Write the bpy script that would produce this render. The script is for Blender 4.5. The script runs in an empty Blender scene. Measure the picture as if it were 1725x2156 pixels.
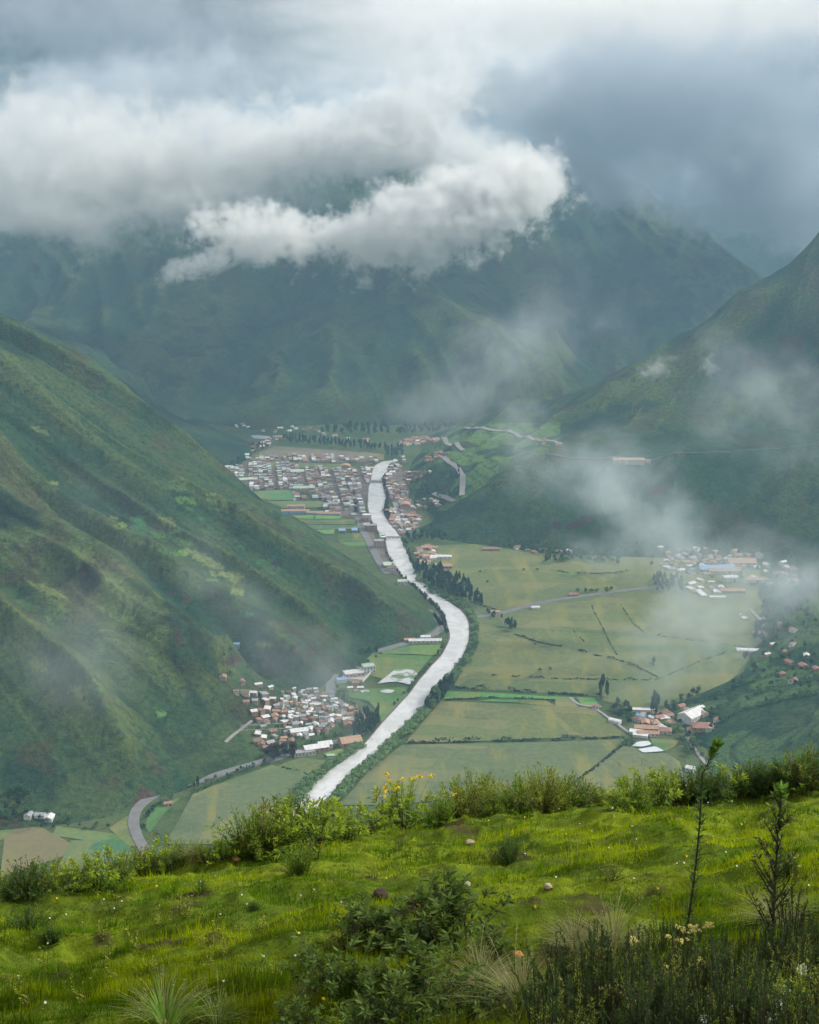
HAZE_D = 0.000082; EXPO = 0.6; USE_VOL = True
import bpy, math, random
import numpy as np
from mathutils import Vector, Matrix
random.seed(7); rng = np.random.default_rng(7)
R = math.radians
scene = bpy.context.scene
col = scene.collection

# ------------------------------------------------------------------ camera
# traced picture measures are in a 1725 x 2156 frame; focal length 3000 of those units
F, CX, CY, PITCH = 3000.0, 862.5, 1078.0, math.atan((1078 - 320) / 3000)
CP, SP = math.cos(PITCH), math.sin(PITCH)
FLOOR = -700.0
cam_d = bpy.data.cameras.new("camera"); cam = bpy.data.objects.new("camera", cam_d); col.objects.link(cam)
cam_d.sensor_fit = 'VERTICAL'; cam_d.sensor_height = 36.0; cam_d.lens = 36.0 * F / 2156
cam_d.clip_start = 0.05; cam_d.clip_end = 60000
cam.location = (0, 0, 0); cam.rotation_euler = (math.pi / 2 - PITCH, 0, 0)
scene.camera = cam

def ratio(u, v):                 # x/y and z/y of the sight line through a traced point
    u = np.asarray(u, float); v = np.asarray(v, float)
    y = F * CP - (v - CY) * SP
    z = -F * SP - (v - CY) * CP
    return (u - CX) / y, z / y
def P(u, v, Y):
    a, b = ratio(u, v); return (float(a * Y), float(Y), float(b * Y))
def fl(u, v, dz=0.0):            # where it meets the valley floor
    a, b = ratio(u, v); Y = (FLOOR + dz) / b
    return (float(a * Y), float(Y))
def proj(x, y, z):
    d = y * CP - z * SP
    return CX + F * x / d, CY - F * (y * SP + z * CP) / d

# ------------------------------------------------------------------ noise
def _h(ix, iy, s):
    n = (ix.astype(np.int64) * 374761393 + iy.astype(np.int64) * 668265263 + s * 1442695041) & 0xFFFFFFFF
    n = ((n ^ (n >> 13)) * 1274126177) & 0xFFFFFFFF
    return ((n ^ (n >> 16)) & 0xFFFFFF) / float(0xFFFFFF)
def vnoise(x, y, s=0):
    x = np.asarray(x, float); y = np.asarray(y, float)
    ix = np.floor(x); iy = np.floor(y); fx = x - ix; fy = y - iy
    ux = fx * fx * fx * (fx * (fx * 6 - 15) + 10); uy = fy * fy * fy * (fy * (fy * 6 - 15) + 10)
    a = _h(ix, iy, s); b = _h(ix + 1, iy, s); c = _h(ix, iy + 1, s); d = _h(ix + 1, iy + 1, s)
    return (a * (1 - ux) + b * ux) * (1 - uy) + (c * (1 - ux) + d * ux) * uy
def fbm(x, y, o=4, s=0, g=0.5):
    t = 0; a = 1; n = 0
    for k in range(o):
        t = t + a * vnoise(x * 2 ** k + 17.3 * k, y * 2 ** k - 9.1 * k, s + k); n += a; a *= g
    return t / n
def ridged(x, y, o=3, s=0):
    t = 0; a = 1; n = 0
    for k in range(o):
        t = t + a * (1 - np.abs(2 * vnoise(x * 2 ** k + 5.7 * k, y * 2 ** k + 3.1 * k, s + k) - 1)); n += a; a *= 0.5
    return t / n
def sstep(a, b, x):
    t = np.clip((x - a) / (b - a), 0, 1); return t * t * (3 - 2 * t)

# ------------------------------------------------------------------ tags, meshes, nodes
def tag(o, label=None, cat=None, group=None, kind=None):
    if label: o['label'] = label
    if cat: o['category'] = cat
    if group: o['group'] = group
    if kind: o['kind'] = kind
    return o
def empty(name, loc, rz=0, sc=None):
    o = bpy.data.objects.new(name, None); col.objects.link(o); o.location = loc; o.rotation_euler = (0, 0, rz)
    if sc: o.scale = sc
    o.empty_display_size = 0.1
    return o
def mesh_np(name, co, loops, sizes, mats=(), attr=None, smooth=False, midx=None):
    me = bpy.data.meshes.new(name)
    co = np.asarray(co, np.float32); loops = np.asarray(loops, np.int32).ravel(); sizes = np.asarray(sizes, np.int32)
    me.vertices.add(len(co)); me.vertices.foreach_set('co', co.ravel())
    me.loops.add(len(loops)); me.loops.foreach_set('vertex_index', loops)
    me.polygons.add(len(sizes))
    st = np.zeros(len(sizes), np.int32); st[1:] = np.cumsum(sizes)[:-1]
    me.polygons.foreach_set('loop_start', st)
    if midx is not None: me.polygons.foreach_set('material_index', np.asarray(midx, np.int32))
    me.polygons.foreach_set('use_smooth', np.full(len(sizes), bool(smooth)))
    if attr is not None:
        a = me.color_attributes.new('Col', 'FLOAT_COLOR', 'POINT')
        c = np.ones((len(co), 4), np.float32); c[:, :3] = attr
        a.data.foreach_set('color', c.ravel())
    for m in mats: me.materials.append(m)
    me.update(calc_edges=True); me.validate()
    return me
def link(name, me, parent=None, loc=None, rz=0):
    o = bpy.data.objects.new(name, me); col.objects.link(o)
    if parent: o.parent = parent
    if loc is not None: o.location = loc
    if rz: o.rotation_euler = (0, 0, rz)
    return o

class N:                                    # small node-tree writer
    def __init__(s, tree): s.t = tree; s.n = tree.nodes; s.l = tree.links
    def new(s, typ, ins=None, **kw):
        n = s.n.new(typ)
        for k, v in kw.items(): setattr(n, k, v)
        for k, v in (ins or {}).items(): s.set(n.inputs[k], v)
        return n
    def set(s, sock, v):
        if isinstance(v, bpy.types.NodeSocket): s.l.new(v, sock)
        elif isinstance(v, bpy.types.Node): s.l.new(v.outputs[0], sock)
        else: sock.default_value = v
    def m(s, op, a, b=None, c=None, clamp=False):
        n = s.n.new('ShaderNodeMath'); n.operation = op; n.use_clamp = clamp
        s.set(n.inputs[0], a)
        if b is not None: s.set(n.inputs[1], b)
        if c is not None: s.set(n.inputs[2], c)
        return n.outputs[0]
    def v(s, op, a, b=None, scale=None):
        n = s.n.new('ShaderNodeVectorMath'); n.operation = op; s.set(n.inputs[0], a)
        if b is not None: s.set(n.inputs[1], b)
        if scale is not None: s.set(n.inputs['Scale'], scale)
        return n.outputs['Value'] if op in ('LENGTH', 'DOT_PRODUCT', 'DISTANCE') else n.outputs[0]
    def noise(s, vec, scale, detail=4, rough=0.5, dist=0.0):
        n = s.new('ShaderNodeTexNoise', {'Vector': vec, 'Scale': scale, 'Detail': detail, 'Roughness': rough, 'Distortion': dist})
        return n.outputs['Fac']
    def mr(s, x, a, b, c=0.0, d=1.0, smooth=True):
        n = s.new('ShaderNodeMapRange', {'Value': x, 'From Min': a, 'From Max': b, 'To Min': c, 'To Max': d})
        n.interpolation_type = 'SMOOTHSTEP' if smooth else 'LINEAR'
        return n.outputs[0]
    def mix(s, f, a, b, mode='MIX'):
        n = s.n.new('ShaderNodeMix'); n.data_type = 'RGBA'; n.blend_type = mode
        s.set(n.inputs[0], f)
        for i, v in ((6, a), (7, b)):
            s.set(n.inputs[i], v if not isinstance(v, tuple) else (*v, 1.0) if len(v) == 3 else v)
        return n.outputs[2]
def new_mat(name):
    m = bpy.data.materials.new(name); m.use_nodes = True; m.node_tree.nodes.clear()
    k = N(m.node_tree); out = k.new('ShaderNodeOutputMaterial')
    return m, k, out
def pmat(name, color, rough=0.8, amount=0.15, scale=1.0, attr=False, bump=0.0, bscale=3.0, trans=0.0, spec=0.3, metal=0.0, coords='Object'):
    """plain surface with a little broken-up colour; attr: colour taken from the mesh"""
    m, k, out = new_mat(name)
    tc = k.new('ShaderNodeTexCoord').outputs[coords]
    base = k.new('ShaderNodeAttribute', attribute_name='Col').outputs['Color'] if attr else (*color, 1.0)
    n1 = k.noise(tc, scale, 4, 0.6)
    f = k.mr(n1, 0.3, 0.7, 1 - amount, 1 + amount, False)
    vm = k.v('SCALE', base if attr else (color[0], color[1], color[2]), scale=f)
    b = k.new('ShaderNodeBsdfPrincipled', {'Base Color': vm, 'Roughness': rough, 'Specular IOR Level': spec, 'Metallic': metal})
    if bump:
        bn = k.new('ShaderNodeBump', {'Strength': 1.0, 'Distance': bump, 'Height': k.noise(tc, bscale, 5, 0.6)})
        k.set(b.inputs['Normal'], bn)
    sh = b.outputs[0]
    if trans:
        tr = k.new('ShaderNodeBsdfTranslucent', {'Color': vm})
        sh = k.new('ShaderNodeMixShader', {0: trans, 1: sh, 2: tr.outputs[0]}).outputs[0]
    k.set(out.inputs['Surface'], sh)
    return m

# ------------------------------------------------------------------ render settings, light, sky
scene.view_settings.view_transform = 'Standard'; scene.view_settings.look = 'None'
scene.view_settings.gamma = 1.0; scene.view_settings.exposure = EXPO
cy = scene.cycles
cy.use_denoising = True
cy.max_bounces = 8; cy.diffuse_bounces = 2; cy.glossy_bounces = 2; cy.transmission_bounces = 2
cy.volume_bounces = 6; cy.transparent_max_bounces = 6
cy.use_adaptive_sampling = True; cy.adaptive_threshold = 0.04
cy.volume_step_rate = 1.0; cy.volume_max_steps = 256
cy.sample_clamp_indirect = 4.0

SUN_DIR = Vector((0.84, 0.20, 0.68)).normalized()
ld = bpy.data.lights.new("sun", 'SUN'); ld.energy = 3.0; ld.angle = R(9); ld.color = (1.0, 0.95, 0.86)
lo = bpy.data.objects.new("sun", ld); col.objects.link(lo)
lo.rotation_euler = SUN_DIR.to_track_quat('Z', 'Y').to_euler()

w = bpy.data.worlds.new("World"); scene.world = w; w.use_nodes = True
w.node_tree.nodes.clear(); k = N(w.node_tree)
wo = k.new('ShaderNodeOutputWorld')
sky = k.new('ShaderNodeTexSky', sky_type='NISHITA'); sky.sun_disc = False
sky.sun_elevation = math.asin(SUN_DIR.z); sky.sun_rotation = math.atan2(SUN_DIR.x, SUN_DIR.y)
tc = k.new('ShaderNodeTexCoord').outputs['Generated']
mp = k.new('ShaderNodeMapping', {'Vector': tc, 'Scale': (1.0, 1.0, 3.2)}).outputs[0]
n1 = k.noise(mp, 5.0, 5, 0.55, 0.3); n2 = k.noise(mp, 13.0, 4, 0.6, 0.2)
base = k.m('ADD', k.m('MULTIPLY', n1, 0.65), k.m('MULTIPLY', n2, 0.35))
def lobe(u, v, su, sv):                    # a broad cloud mass in one part of the sky
    a, b = ratio(u, v); d = Vector((float(a), 1, float(b))).normalized()
    df = k.v('SUBTRACT', tc, tuple(d))
    s = k.v('MULTIPLY', df, (3000 / su, 3000 / su, 3000 / sv))
    return k.mr(k.v('LENGTH', s), 0.0, 1.0, 1.0, 0.0)
br = k.m('ADD', base, k.m('MULTIPLY', lobe(1050, 40, 620, 260), 0.26))
br = k.m('ADD', br, k.m('MULTIPLY', lobe(1600, 20, 420, 170), 0.20))
br = k.m('SUBTRACT', br, k.m('MULTIPLY', lobe(140, 70, 760, 260), 0.42))
br = k.m('SUBTRACT', br, k.m('MULTIPLY', lobe(1600, 360, 760, 400), 0.62))
cr = k.new('ShaderNodeValToRGB', {'Fac': br})
e = cr.color_ramp; e.elements[0].position = 0.18; e.elements[0].color = (.6, .8, 1.0, 1)
e.elements[1].position = 0.80; e.elements[1].color = (8.9, 8.7, 8.5, 1)
x = e.elements.new(0.45); x.color = (3.9, 4.05, 4.15, 1)
zen = k.new('ShaderNodeSeparateXYZ', {0: tc}).outputs[2]
up = k.mr(zen, 0.08, 0.7, 1.0, 1.35)
cc = k.v('SCALE', cr.outputs[0], scale=up)
sk = k.mix(0.9, sky.outputs[0], cc)
bg = k.new('ShaderNodeBackground', {'Color': sk, 'Strength': 0.1})
k.set(wo.inputs['Surface'], bg)
# ------------------------------------------------------------------ hills as height fields through traced points
class Hill:
    def __init__(s, pts, floor_pts, behind=(), detail=None, smooth=0.0, ridge=(), back=130, drop=.75):
        X = []; Z = []
        for (u, v, Y) in ridge:
            for q, dd in ((back, drop), (back * 2.2, drop * .85)):
                a, b_ = ratio(u, v); X.append((float(a) * (Y + q), Y + q)); Z.append(max(float(b_) * Y - FLOOR - q * dd, -60))
        pts = list(ridge) + list(pts)
        for (u, v, Y) in pts:
            p = P(u, v, Y); X.append(p[:2]); Z.append(p[2] - FLOOR)
        for (u, v) in floor_pts: X.append(fl(u, v)); Z.append(0.0)
        for (x, y, h) in behind: X.append((x, y)); Z.append(h)
        s.X = np.array(X) / 1000.0; z = np.array(Z)
        n = len(z); K = s.phi(s.X); K += np.eye(n) * smooth
        A = np.zeros((n + 3, n + 3)); A[:n, :n] = K; A[:n, n] = 1; A[:n, n + 1:] = s.X; A[n:, :n] = A[:n, n:].T
        sol = np.linalg.solve(A, np.concatenate([z, [0, 0, 0]])); s.w = sol[:n]; s.a = sol[n:]
        s.detail = detail; s.lines = []
    def phi(s, Q):
        r = np.sqrt(((Q[:, None, :] - s.X[None]) ** 2).sum(-1)); return r      # biharmonic-like, nearly linear between points
    def macro(s, x, y):
        sh = x.shape; Q = np.stack([x.ravel(), y.ravel()], 1) / 1000.0; out = np.empty(len(Q))
        for i in range(0, len(Q), 200000):
            q = Q[i:i + 200000]; out[i:i + 200000] = s.phi(q) @ s.w + s.a[0] + q @ s.a[1:]
        return out.reshape(sh)
    def __call__(s, x, y):
        x = np.asarray(x, float); y = np.asarray(y, float)
        h = s.macro(x, y)
        for (pl, amp, wid) in s.lines:
            d = pdist(x, y, pl); h = h + amp * (np.exp(-(d / wid) ** 1.3)) * sstep(-10, 60, h)
        if s.detail is not None: h = h + s.detail(x, y, h) * sstep(-5, 70, h)
        return h
    def hit_macro(s, uv):
        out = []
        for (u, v) in uv:
            a, b = ratio(u, v); Y = np.arange(1100, 6500, 3.0); h = s.macro(a * Y, Y) + FLOOR
            ok = np.nonzero(h >= b * Y)[0]; i = ok[0] if len(ok) else 0
            out.append((float(a * Y[i]), float(Y[i])))
        return out
    def crest(s, uv, amp, wid): s.lines.append((np.array(s.hit_macro(uv)), amp, wid))
def pdist(x, y, pl):
    d = np.full(x.shape, 1e9)
    for (ax, ay), (bx, by) in zip(pl[:-1], pl[1:]):
        ex, ey = bx - ax, by - ay; L = ex * ex + ey * ey + 1e-9
        t = np.clip(((x - ax) * ex + (y - ay) * ey) / L, 0, 1)
        d = np.minimum(d, np.hypot(x - ax - t * ex, y - ay - t * ey))
    return d

# near side valley wall on the left, spurs running down to the river
def fan(x, y):
    """spurs fan out from one high point: distance along a spur, and across them"""
    return np.hypot(x + 1106, y - 2355), np.arctan2(y - 2355, x + 1106) * 750
def det_a(x, y, h):
    al, ac = fan(x, y); wv = 24 * (fbm(x / 300, y / 300, 3, 5) - 0.5)
    r = ridged((ac + wv) / 82, (al + wv) / 2300, 2, 11) - 0.62
    r2 = ridged((ac + wv * 1.5) / 24, (al + wv) / 420, 2, 31) - 0.62
    return 44 * r + 9 * r2 + 2.4 * (fbm(x / 22, y / 22, 4, 77) - 0.5) + 0.9 * np.sin((h + 5 * fbm(x / 60, y / 60, 2, 3)) / 1.6) * sstep(.5, .62, fbm(x / 210, y / 210, 3, 8))
RA = [(912, 1306, 2085), (885, 1272, 2105), (850, 1240, 2130), (800, 1206, 2155), (750, 1170, 2180), (675, 1128, 2215), (600, 1085, 2250), (540, 1045, 2275), (480, 998, 2300), (400, 935, 2325), (330, 878, 2345), (260, 822, 2365), (190, 768, 2385), (90, 712, 2410),
           (0, 658, 2440), (-300, 490, 2520)]
ha = Hill([(0, 1150, 1960), (300, 1230, 1900), (560, 1320, 1900), (200, 1500, 1580), (0, 1500, 1560), (740, 1330, 1990),
           (480, 1355, 1790), (620, 1372, 1830), (720, 1375, 1880)],
          [(918, 1318), (865, 1350), (775, 1388), (705, 1422), (640, 1452), (560, 1440), (480, 1432), (495, 1530), (540, 1592), (480, 1618),
           (380, 1665), (290, 1688), (220, 1722), (120, 1738), (0, 1752), (-200, 1740)],
          [(200, 2300, -60), (80, 2500, -60), (-250, 2850, -20), (-420, 3000, 20), (-800, 3150, 60), (-300, 1250, -40), (-700, 1150, 60), (150, 2000, -80), (0, 1700, -60), (-1100, 2100, 480)],
          det_a, ridge=RA)
ha.crest([(0, 777), (83, 852), (220, 964), (330, 1030), (520, 1110), (700, 1210), (860, 1300)], 30, 40)
ha.crest([(0, 989), (124, 1092), (265, 1180), (373, 1225), (469, 1271), (581, 1354)], 46, 42)
ha.crest([(0, 1097), (66, 1147), (270, 1267), (315, 1312), (407, 1395)], 42, 38)
ha.crest([(40, 1030), (190, 1150), (330, 1240), (440, 1300), (500, 1345)], -34, 36)
ha.crest([(0, 1180), (150, 1240), (260, 1330), (400, 1440), (470, 1500)], 34, 42)
ha.crest([(0, 1330), (120, 1420), (230, 1560), (290, 1640)], 32, 45)
ha.crest([(300, 1130), (470, 1190), (620, 1280), (700, 1350)], 20, 35)

# valley wall on the right with its shoulder, and the nearer right-hand slope
def det_b(x, y, h):
    wv = 80 * (fbm(x / 300, y / 300, 3, 6) - 0.5)
    r = ridged((x * .75 - y * .5 + wv) / 170, (x * .5 + y * .75) / 700, 3, 21) - 0.62
    k = sstep(30, 200, h)
    return (26 + 36 * k) * r + 7 * (fbm(x / 40, y / 40, 4, 78) - 0.5) + 1.0 * np.sin(h / 2.6 + 4 * fbm(x / 90, y / 90, 2, 3)) * (h < 110) * (y > 2650)
hb = Hill([(1500, 850, 3000), (1700, 850, 2960), (1300, 900, 2980), (1150, 900, 3080),
           (1150, 958, 2720), (1300, 962, 2690), (1500, 955, 2690), (1725, 942, 2690), (1900, 935, 2690), (1160, 950, 2780), (1400, 947, 2760), (1700, 930, 2770),
           (1050, 1010, 2695), (950, 1070, 2675), (1000, 981, 2850), (1080, 930, 3000), (950, 945, 3080), (900, 990, 2980), (985, 1000, 2790), (920, 1040, 2830),
           (1725, 1200, 2200), (1900, 1150, 2150), (1725, 1400, 1800), (1900, 1400, 1650), (1725, 1540, 1490), (1725, 1650, 1380), (1900, 1600, 1300), (1600, 1560, 1560), (1570, 1510, 1640), (1660, 1300, 1985)],
          [(882, 1112), (872, 1060), (862, 1010), (870, 970), (905, 925), (930, 908), (905, 1128), (1000, 1146), (1150, 1164), (1300, 1172), (1500, 1170), (1630, 1195),
           (1612, 1280), (1608, 1350), (1565, 1415), (1460, 1465), (1400, 1495), (1440, 1540), (1490, 1580), (1500, 1650), (1500, 1750)],
          [(200, 2400, -60), (0, 2700, -60), (-20, 3000, -60), (-60, 3400, -60), (150, 1900, -100), (400, 2150, -40), (150, 3700, -20), (1000, 1200, 150), (1100, 1800, 200)],
          det_b, ridge=[(1725, 500, 3350), (1900, 410, 3350), (1640, 572, 3340), (1540, 624, 3330), (1430, 705, 3320), (1340, 758, 3320), (1250, 796, 3340), (1150, 830, 3370),
           (1060, 866, 3450), (985, 888, 3560)])
hb.crest([(1330, 800), (1230, 870), (1120, 905)], 16, 60)
hb.crest([(1640, 620), (1500, 700), (1400, 790), (1290, 860)], 22, 60)
hb.crest([(1150, 965), (1060, 1020), (960, 1078), (890, 1110)], 12, 30)

# spur in the middle distance behind the left wall
def det_c(x, y, h):
    return 30 * (ridged(x / 120 + y / 300, y / 260 - x / 400, 3, 41) - .62) + 10 * (fbm(x / 40, y / 40, 4, 79) - .5)
hc = Hill([(250, 860, 3500), (0, 800, 3600)],
          [(532, 935), (528, 962), (472, 988), (400, 1000), (500, 980)],
          [(-560, 3780, -50), (-450, 3640, -60), (-620, 4000, -50), (-350, 4000, -40), (-600, 4300, -40), (-200, 3300, -60), (-250, 3700, -60), (-380, 2950, -60), (-900, 3000, 150)], det_c, ridge=[(100, 706, 3900), (0, 666, 3950), (215, 730, 3850), (300, 796, 3750), (365, 866, 3620), (430, 888, 3560), (500, 920, 3480), (-200, 600, 3950)])

# the great mountain across the valley
def det_d(x, y, h):
    wv = 160 * (fbm(x / 600, y / 600, 3, 7) - .5)
    r = ridged((x + wv) / 330, (y + wv) / 1500, 3, 51) - .6
    r2 = ridged((x + y * .35 + wv) / 110, (y + wv) / 520, 2, 61) - .6
    return 100 * r + 34 * r2 + 16 * (fbm(x / 70, y / 70, 4, 80) - .5)
hd = Hill([(137, 698, 4400), (249, 653, 4600), (400, 560, 4850), (0, 640, 4700), (0, 560, 5000), (456, 852, 3950), (510, 760, 4250), (581, 640, 4650),
           (700, 545, 4700), (850, 590, 4450), (950, 670, 4200), (1060, 760, 4000), (1150, 830, 3900), (720, 720, 4180), (620, 800, 4000), (850, 800, 3950),
           (1000, 560, 5100), (1100, 650, 4750), (1200, 740, 4450), (1300, 700, 4550), (1400, 650, 4750), (1560, 580, 5000), (1240, 370, 5500), (1100, 385, 5450),
           (900, 350, 5450), (700, 340, 5500), (600, 380, 5250), (300, 400, 5400), (0, 440, 5500), (-250, 400, 5500), (1340, 410, 5440), (1400, 450, 5380), (1480, 520, 5200),
           (1700, 700, 4700), (-200, 700, 4400)],
          [(420, 890), (530, 905), (700, 893), (850, 895), (950, 895), (1080, 890), (200, 880)],
          [(-1200, 6300, 500), (0, 6400, 500), (800, 6300, 480), (1500, 6200, 50), (1800, 5400, 0), (0, 3400, -100), (-800, 3500, -60), (600, 3500, -40), (2000, 4300, 100)], det_d)
hd.crest([(690, 545), (850, 590), (950, 670), (1060, 760), (1150, 830)], 34, 60)
hd.crest([(400, 565), (249, 653), (137, 698), (40, 730)], 26, 70); hd.crest([(581, 640), (510, 760), (456, 852)], -30, 50); hd.crest([(690, 560), (600, 700), (540, 820)], 15, 45); hd.crest([(640, 600), (560, 720), (500, 840)], -18, 30)
hd.crest([(1240, 375), (1340, 412), (1480, 522), (1560, 582)], 25, 60); hd.crest([(1230, 400), (1180, 520), (1150, 640), (1190, 770)], 22, 70); hd.crest([(1330, 430), (1330, 560), (1370, 660)], 20, 60); hd.crest([(1000, 560), (1060, 640), (1110, 700)], -20, 60)
hd.crest([(830, 610), (790, 740), (770, 860)], 16, 50); hd.crest([(720, 640), (700, 760), (690, 870)], 14, 40); hd.crest([(900, 680), (880, 780), (900, 870)], 14, 45); hd.crest([(250, 700), (330, 790), (420, 870)], 18, 50)
# farther range closing the view
def det_e(x, y, h): return 140 * (ridged(x / 500, y / 1500, 3, 71) - .6) + 25 * (fbm(x / 120, y / 120, 3, 81) - .5)
he = Hill([(1300, 440, 7600), (1450, 430, 7600), (1600, 400, 7500), (1725, 380, 7400), (2000, 350, 7300), (1450, 560, 6900), (1600, 600, 6600), (1725, 620, 6400), (1150, 400, 7600), (800, 360, 7700), (300, 350, 7700), (-200, 330, 7700)],
          [(1400, 700), (1700, 700), (1900, 700)], [(-1500, 5900, 0), (0, 5900, 0), (-1500, 8800, 300), (1500, 8800, 300), (4000, 8800, 500)], det_e)
HILLS = [ha, hb, hc, hd, he]
def ground_h(x, y):
    x = np.asarray(x, float); y = np.asarray(y, float)
    h = np.zeros(x.shape)
    for hh, (y0, y1) in zip(HILLS, ((0, 3150), (0, 3750), (2900, 4400), (3600, 6400), (5900, 9000))):
        m = (y >= y0) & (y <= y1)
        if hh is ha: m &= (x < 160)
        if hh is hb: m &= (x > -60)
        if hh is hc: m &= (x < -150)
        if m.any(): h[m] = np.maximum(h[m], hh(x[m], y[m]))
    return h
_GT = np.arange(-.36, .3601, .0012); _GY = np.concatenate([np.arange(1150, 4000, 5.0), np.arange(4000, 7500, 14.0)])
_T, _Y = np.meshgrid(_GT, _GY, indexing='ij'); _GH = ground_h(_T * _Y, _Y) + FLOOR
def hit(uv):
    """first point of the land under each traced point"""
    uv = np.asarray(uv, float); a, b = ratio(uv[:, 0], uv[:, 1]); Y = _GY
    out = np.zeros((len(uv), 3)); ti = np.clip((a - _GT[0]) / .0012, 0, len(_GT) - 1.001); i0 = ti.astype(int); ft = (ti - i0)[:, None]
    for i in range(0, len(uv), 1500):
        sl = slice(i, i + 1500); g = _GH[i0[sl]] * (1 - ft[sl]) + _GH[i0[sl] + 1] * ft[sl]; z = b[sl, None] * Y[None]; ok = g >= z
        j = np.where(ok.any(1), ok.argmax(1), len(Y) - 1); jj = np.maximum(j - 1, 0); r_ = np.arange(len(j))
        d1 = (z - g)[r_, jj]; d2 = (g - z)[r_, j]; t = np.clip(d1 / (d1 + d2 + 1e-9), 0, 1); yy = Y[jj] * (1 - t) + Y[j] * t
        out[sl, 0] = a[sl] * yy; out[sl, 1] = yy; out[sl, 2] = ground_h(a[sl] * yy, yy) + FLOOR
    return out

def inpoly(u, v, poly):
    c = np.zeros(np.shape(u), bool); n = len(poly)
    for i in range(n):
        x1, y1 = poly[i]; x2, y2 = poly[(i + 1) % n]
        c ^= ((y1 > v) != (y2 > v)) & (u < (x2 - x1) * (v - y1) / (y2 - y1 + 1e-12) + x1)
    return c

# ---- ground colours
GREEN = np.array([.030, .082, .040]); OLIVE = np.array([.105, .135, .042]); DEEP = np.array([.014, .044, .027]); BROWN = np.array([.085, .060, .035]); RED = np.array([.125, .082, .066])
def lerp(a, b, t): return a * (1 - t[..., None]) + b * t[..., None]
def hill_color(x, y, h, slope, crest, s=0, dry=1.0):
    n1 = fbm(x / 180, y / 180, 4, 100 + s); n2 = fbm(x / 35, y / 35, 4, 120 + s); n3 = fbm(x / 9, y / 9, 3, 140 + s)
    if s == 0:
        al, ac = fan(x, y); n1 = .35 * n1 + .65 * fbm(ac / 75, al / 420, 4, 101); n2 = .5 * n2 + .5 * fbm(ac / 16, al / 90, 4, 121)
    c = lerp(GREEN, OLIVE, sstep(.38, .62, n1 * .6 + n2 * .4) * dry)
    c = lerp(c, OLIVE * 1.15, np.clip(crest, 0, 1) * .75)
    c = lerp(c, DEEP, sstep(.5, .66, n2 * .5 + fbm(x / 70, y / 70, 3, 160 + s) * .5) * .8)
    c = lerp(c, DEEP, sstep(.60, .70, n3) * .55)
    c = lerp(c, BROWN, sstep(.60, .75, fbm(x / 60, y / 60, 4, 170 + s)) * .5)
    c = lerp(c, BROWN, sstep(1.05, 1.5, slope) * sstep(.52, .62, n2) * .35)
    ln = np.abs(np.sin(h / 5.5 + 3 * n1 * 2)); c = lerp(c, DEEP, (1 - sstep(0.0, .22, ln)) * sstep(.48, .6, fbm(x / 130, y / 130, 3, 180 + s)) * .55)
    return c * (0.68 + .3 * n3)[..., None] * (1.0 if s == 3 else .85 if s else 1.0)
def grid_hill(name, hf, ts, ys, cmod, mat, skirt=-8.0, s=0, dry=1.0):
    T, Y = np.meshgrid(ts, ys, indexing='ij'); X = T * Y
    Hh = hf(X, Y)
    gx = np.gradient(Hh, axis=1) / np.gradient(Y, axis=1); gt = np.gradient(Hh, axis=0) / np.gradient(X, axis=0)
    slope = np.hypot(gx, gt)
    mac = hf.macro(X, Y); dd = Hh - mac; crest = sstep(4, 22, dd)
    C = hill_color(X, Y, Hh, slope, crest, s, dry)
    U, V = proj(X, Y, Hh + FLOOR)
    if cmod: C = cmod(C, U, V, X, Y, Hh)
    keep = Hh > skirt
    q = keep[:-1, :-1] | keep[1:, :-1] | keep[:-1, 1:] | keep[1:, 1:]
    nI, nJ = X.shape; idx = np.arange(nI * nJ).reshape(nI, nJ)
    quads = np.stack([idx[:-1, :-1], idx[1:, :-1], idx[1:, 1:], idx[:-1, 1:]], -1)[q]
    used = np.unique(quads); rm = -np.ones(nI * nJ, np.int64); rm[used] = np.arange(len(used))
    co = np.stack([X, Y, Hh + FLOOR], -1).reshape(-1, 3)[used]
    me = mesh_np(name, co, rm[quads], np.full(len(quads), 4), [mat], C.reshape(-1, 3)[used], smooth=True)
    o = link(name, me); o['kind'] = 'structure'; return o

m_hill, k, out = new_mat("hillside grass and scrub")
tcw = k.new('ShaderNodeNewGeometry').outputs['Position']
att = k.new('ShaderNodeAttribute', attribute_name='Col').outputs['Color']
nn = k.noise(tcw, 0.16, 5, 0.65); n5 = k.noise(tcw, 0.45, 3, 0.6)
dots = k.mr(k.noise(tcw, 0.11, 3, 0.75), 0.56, 0.66, 0.0, 0.75)
cc = k.v('SCALE', att, scale=k.mr(nn, 0.3, 0.7, 0.6, 1.4, False))
cc = k.mix(dots, cc, (0.012, 0.030, 0.016))
bmp = k.new('ShaderNodeBump', {'Strength': 1.0, 'Distance': 4.0, 'Height': k.m('ADD', nn, k.m('MULTIPLY', n5, 0.5))})
b = k.new('ShaderNodeBsdfPrincipled', {'Base Color': cc, 'Roughness': 0.95, 'Specular IOR Level': 0.1, 'Normal': bmp})
k.set(out.inputs['Surface'], b)

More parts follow.
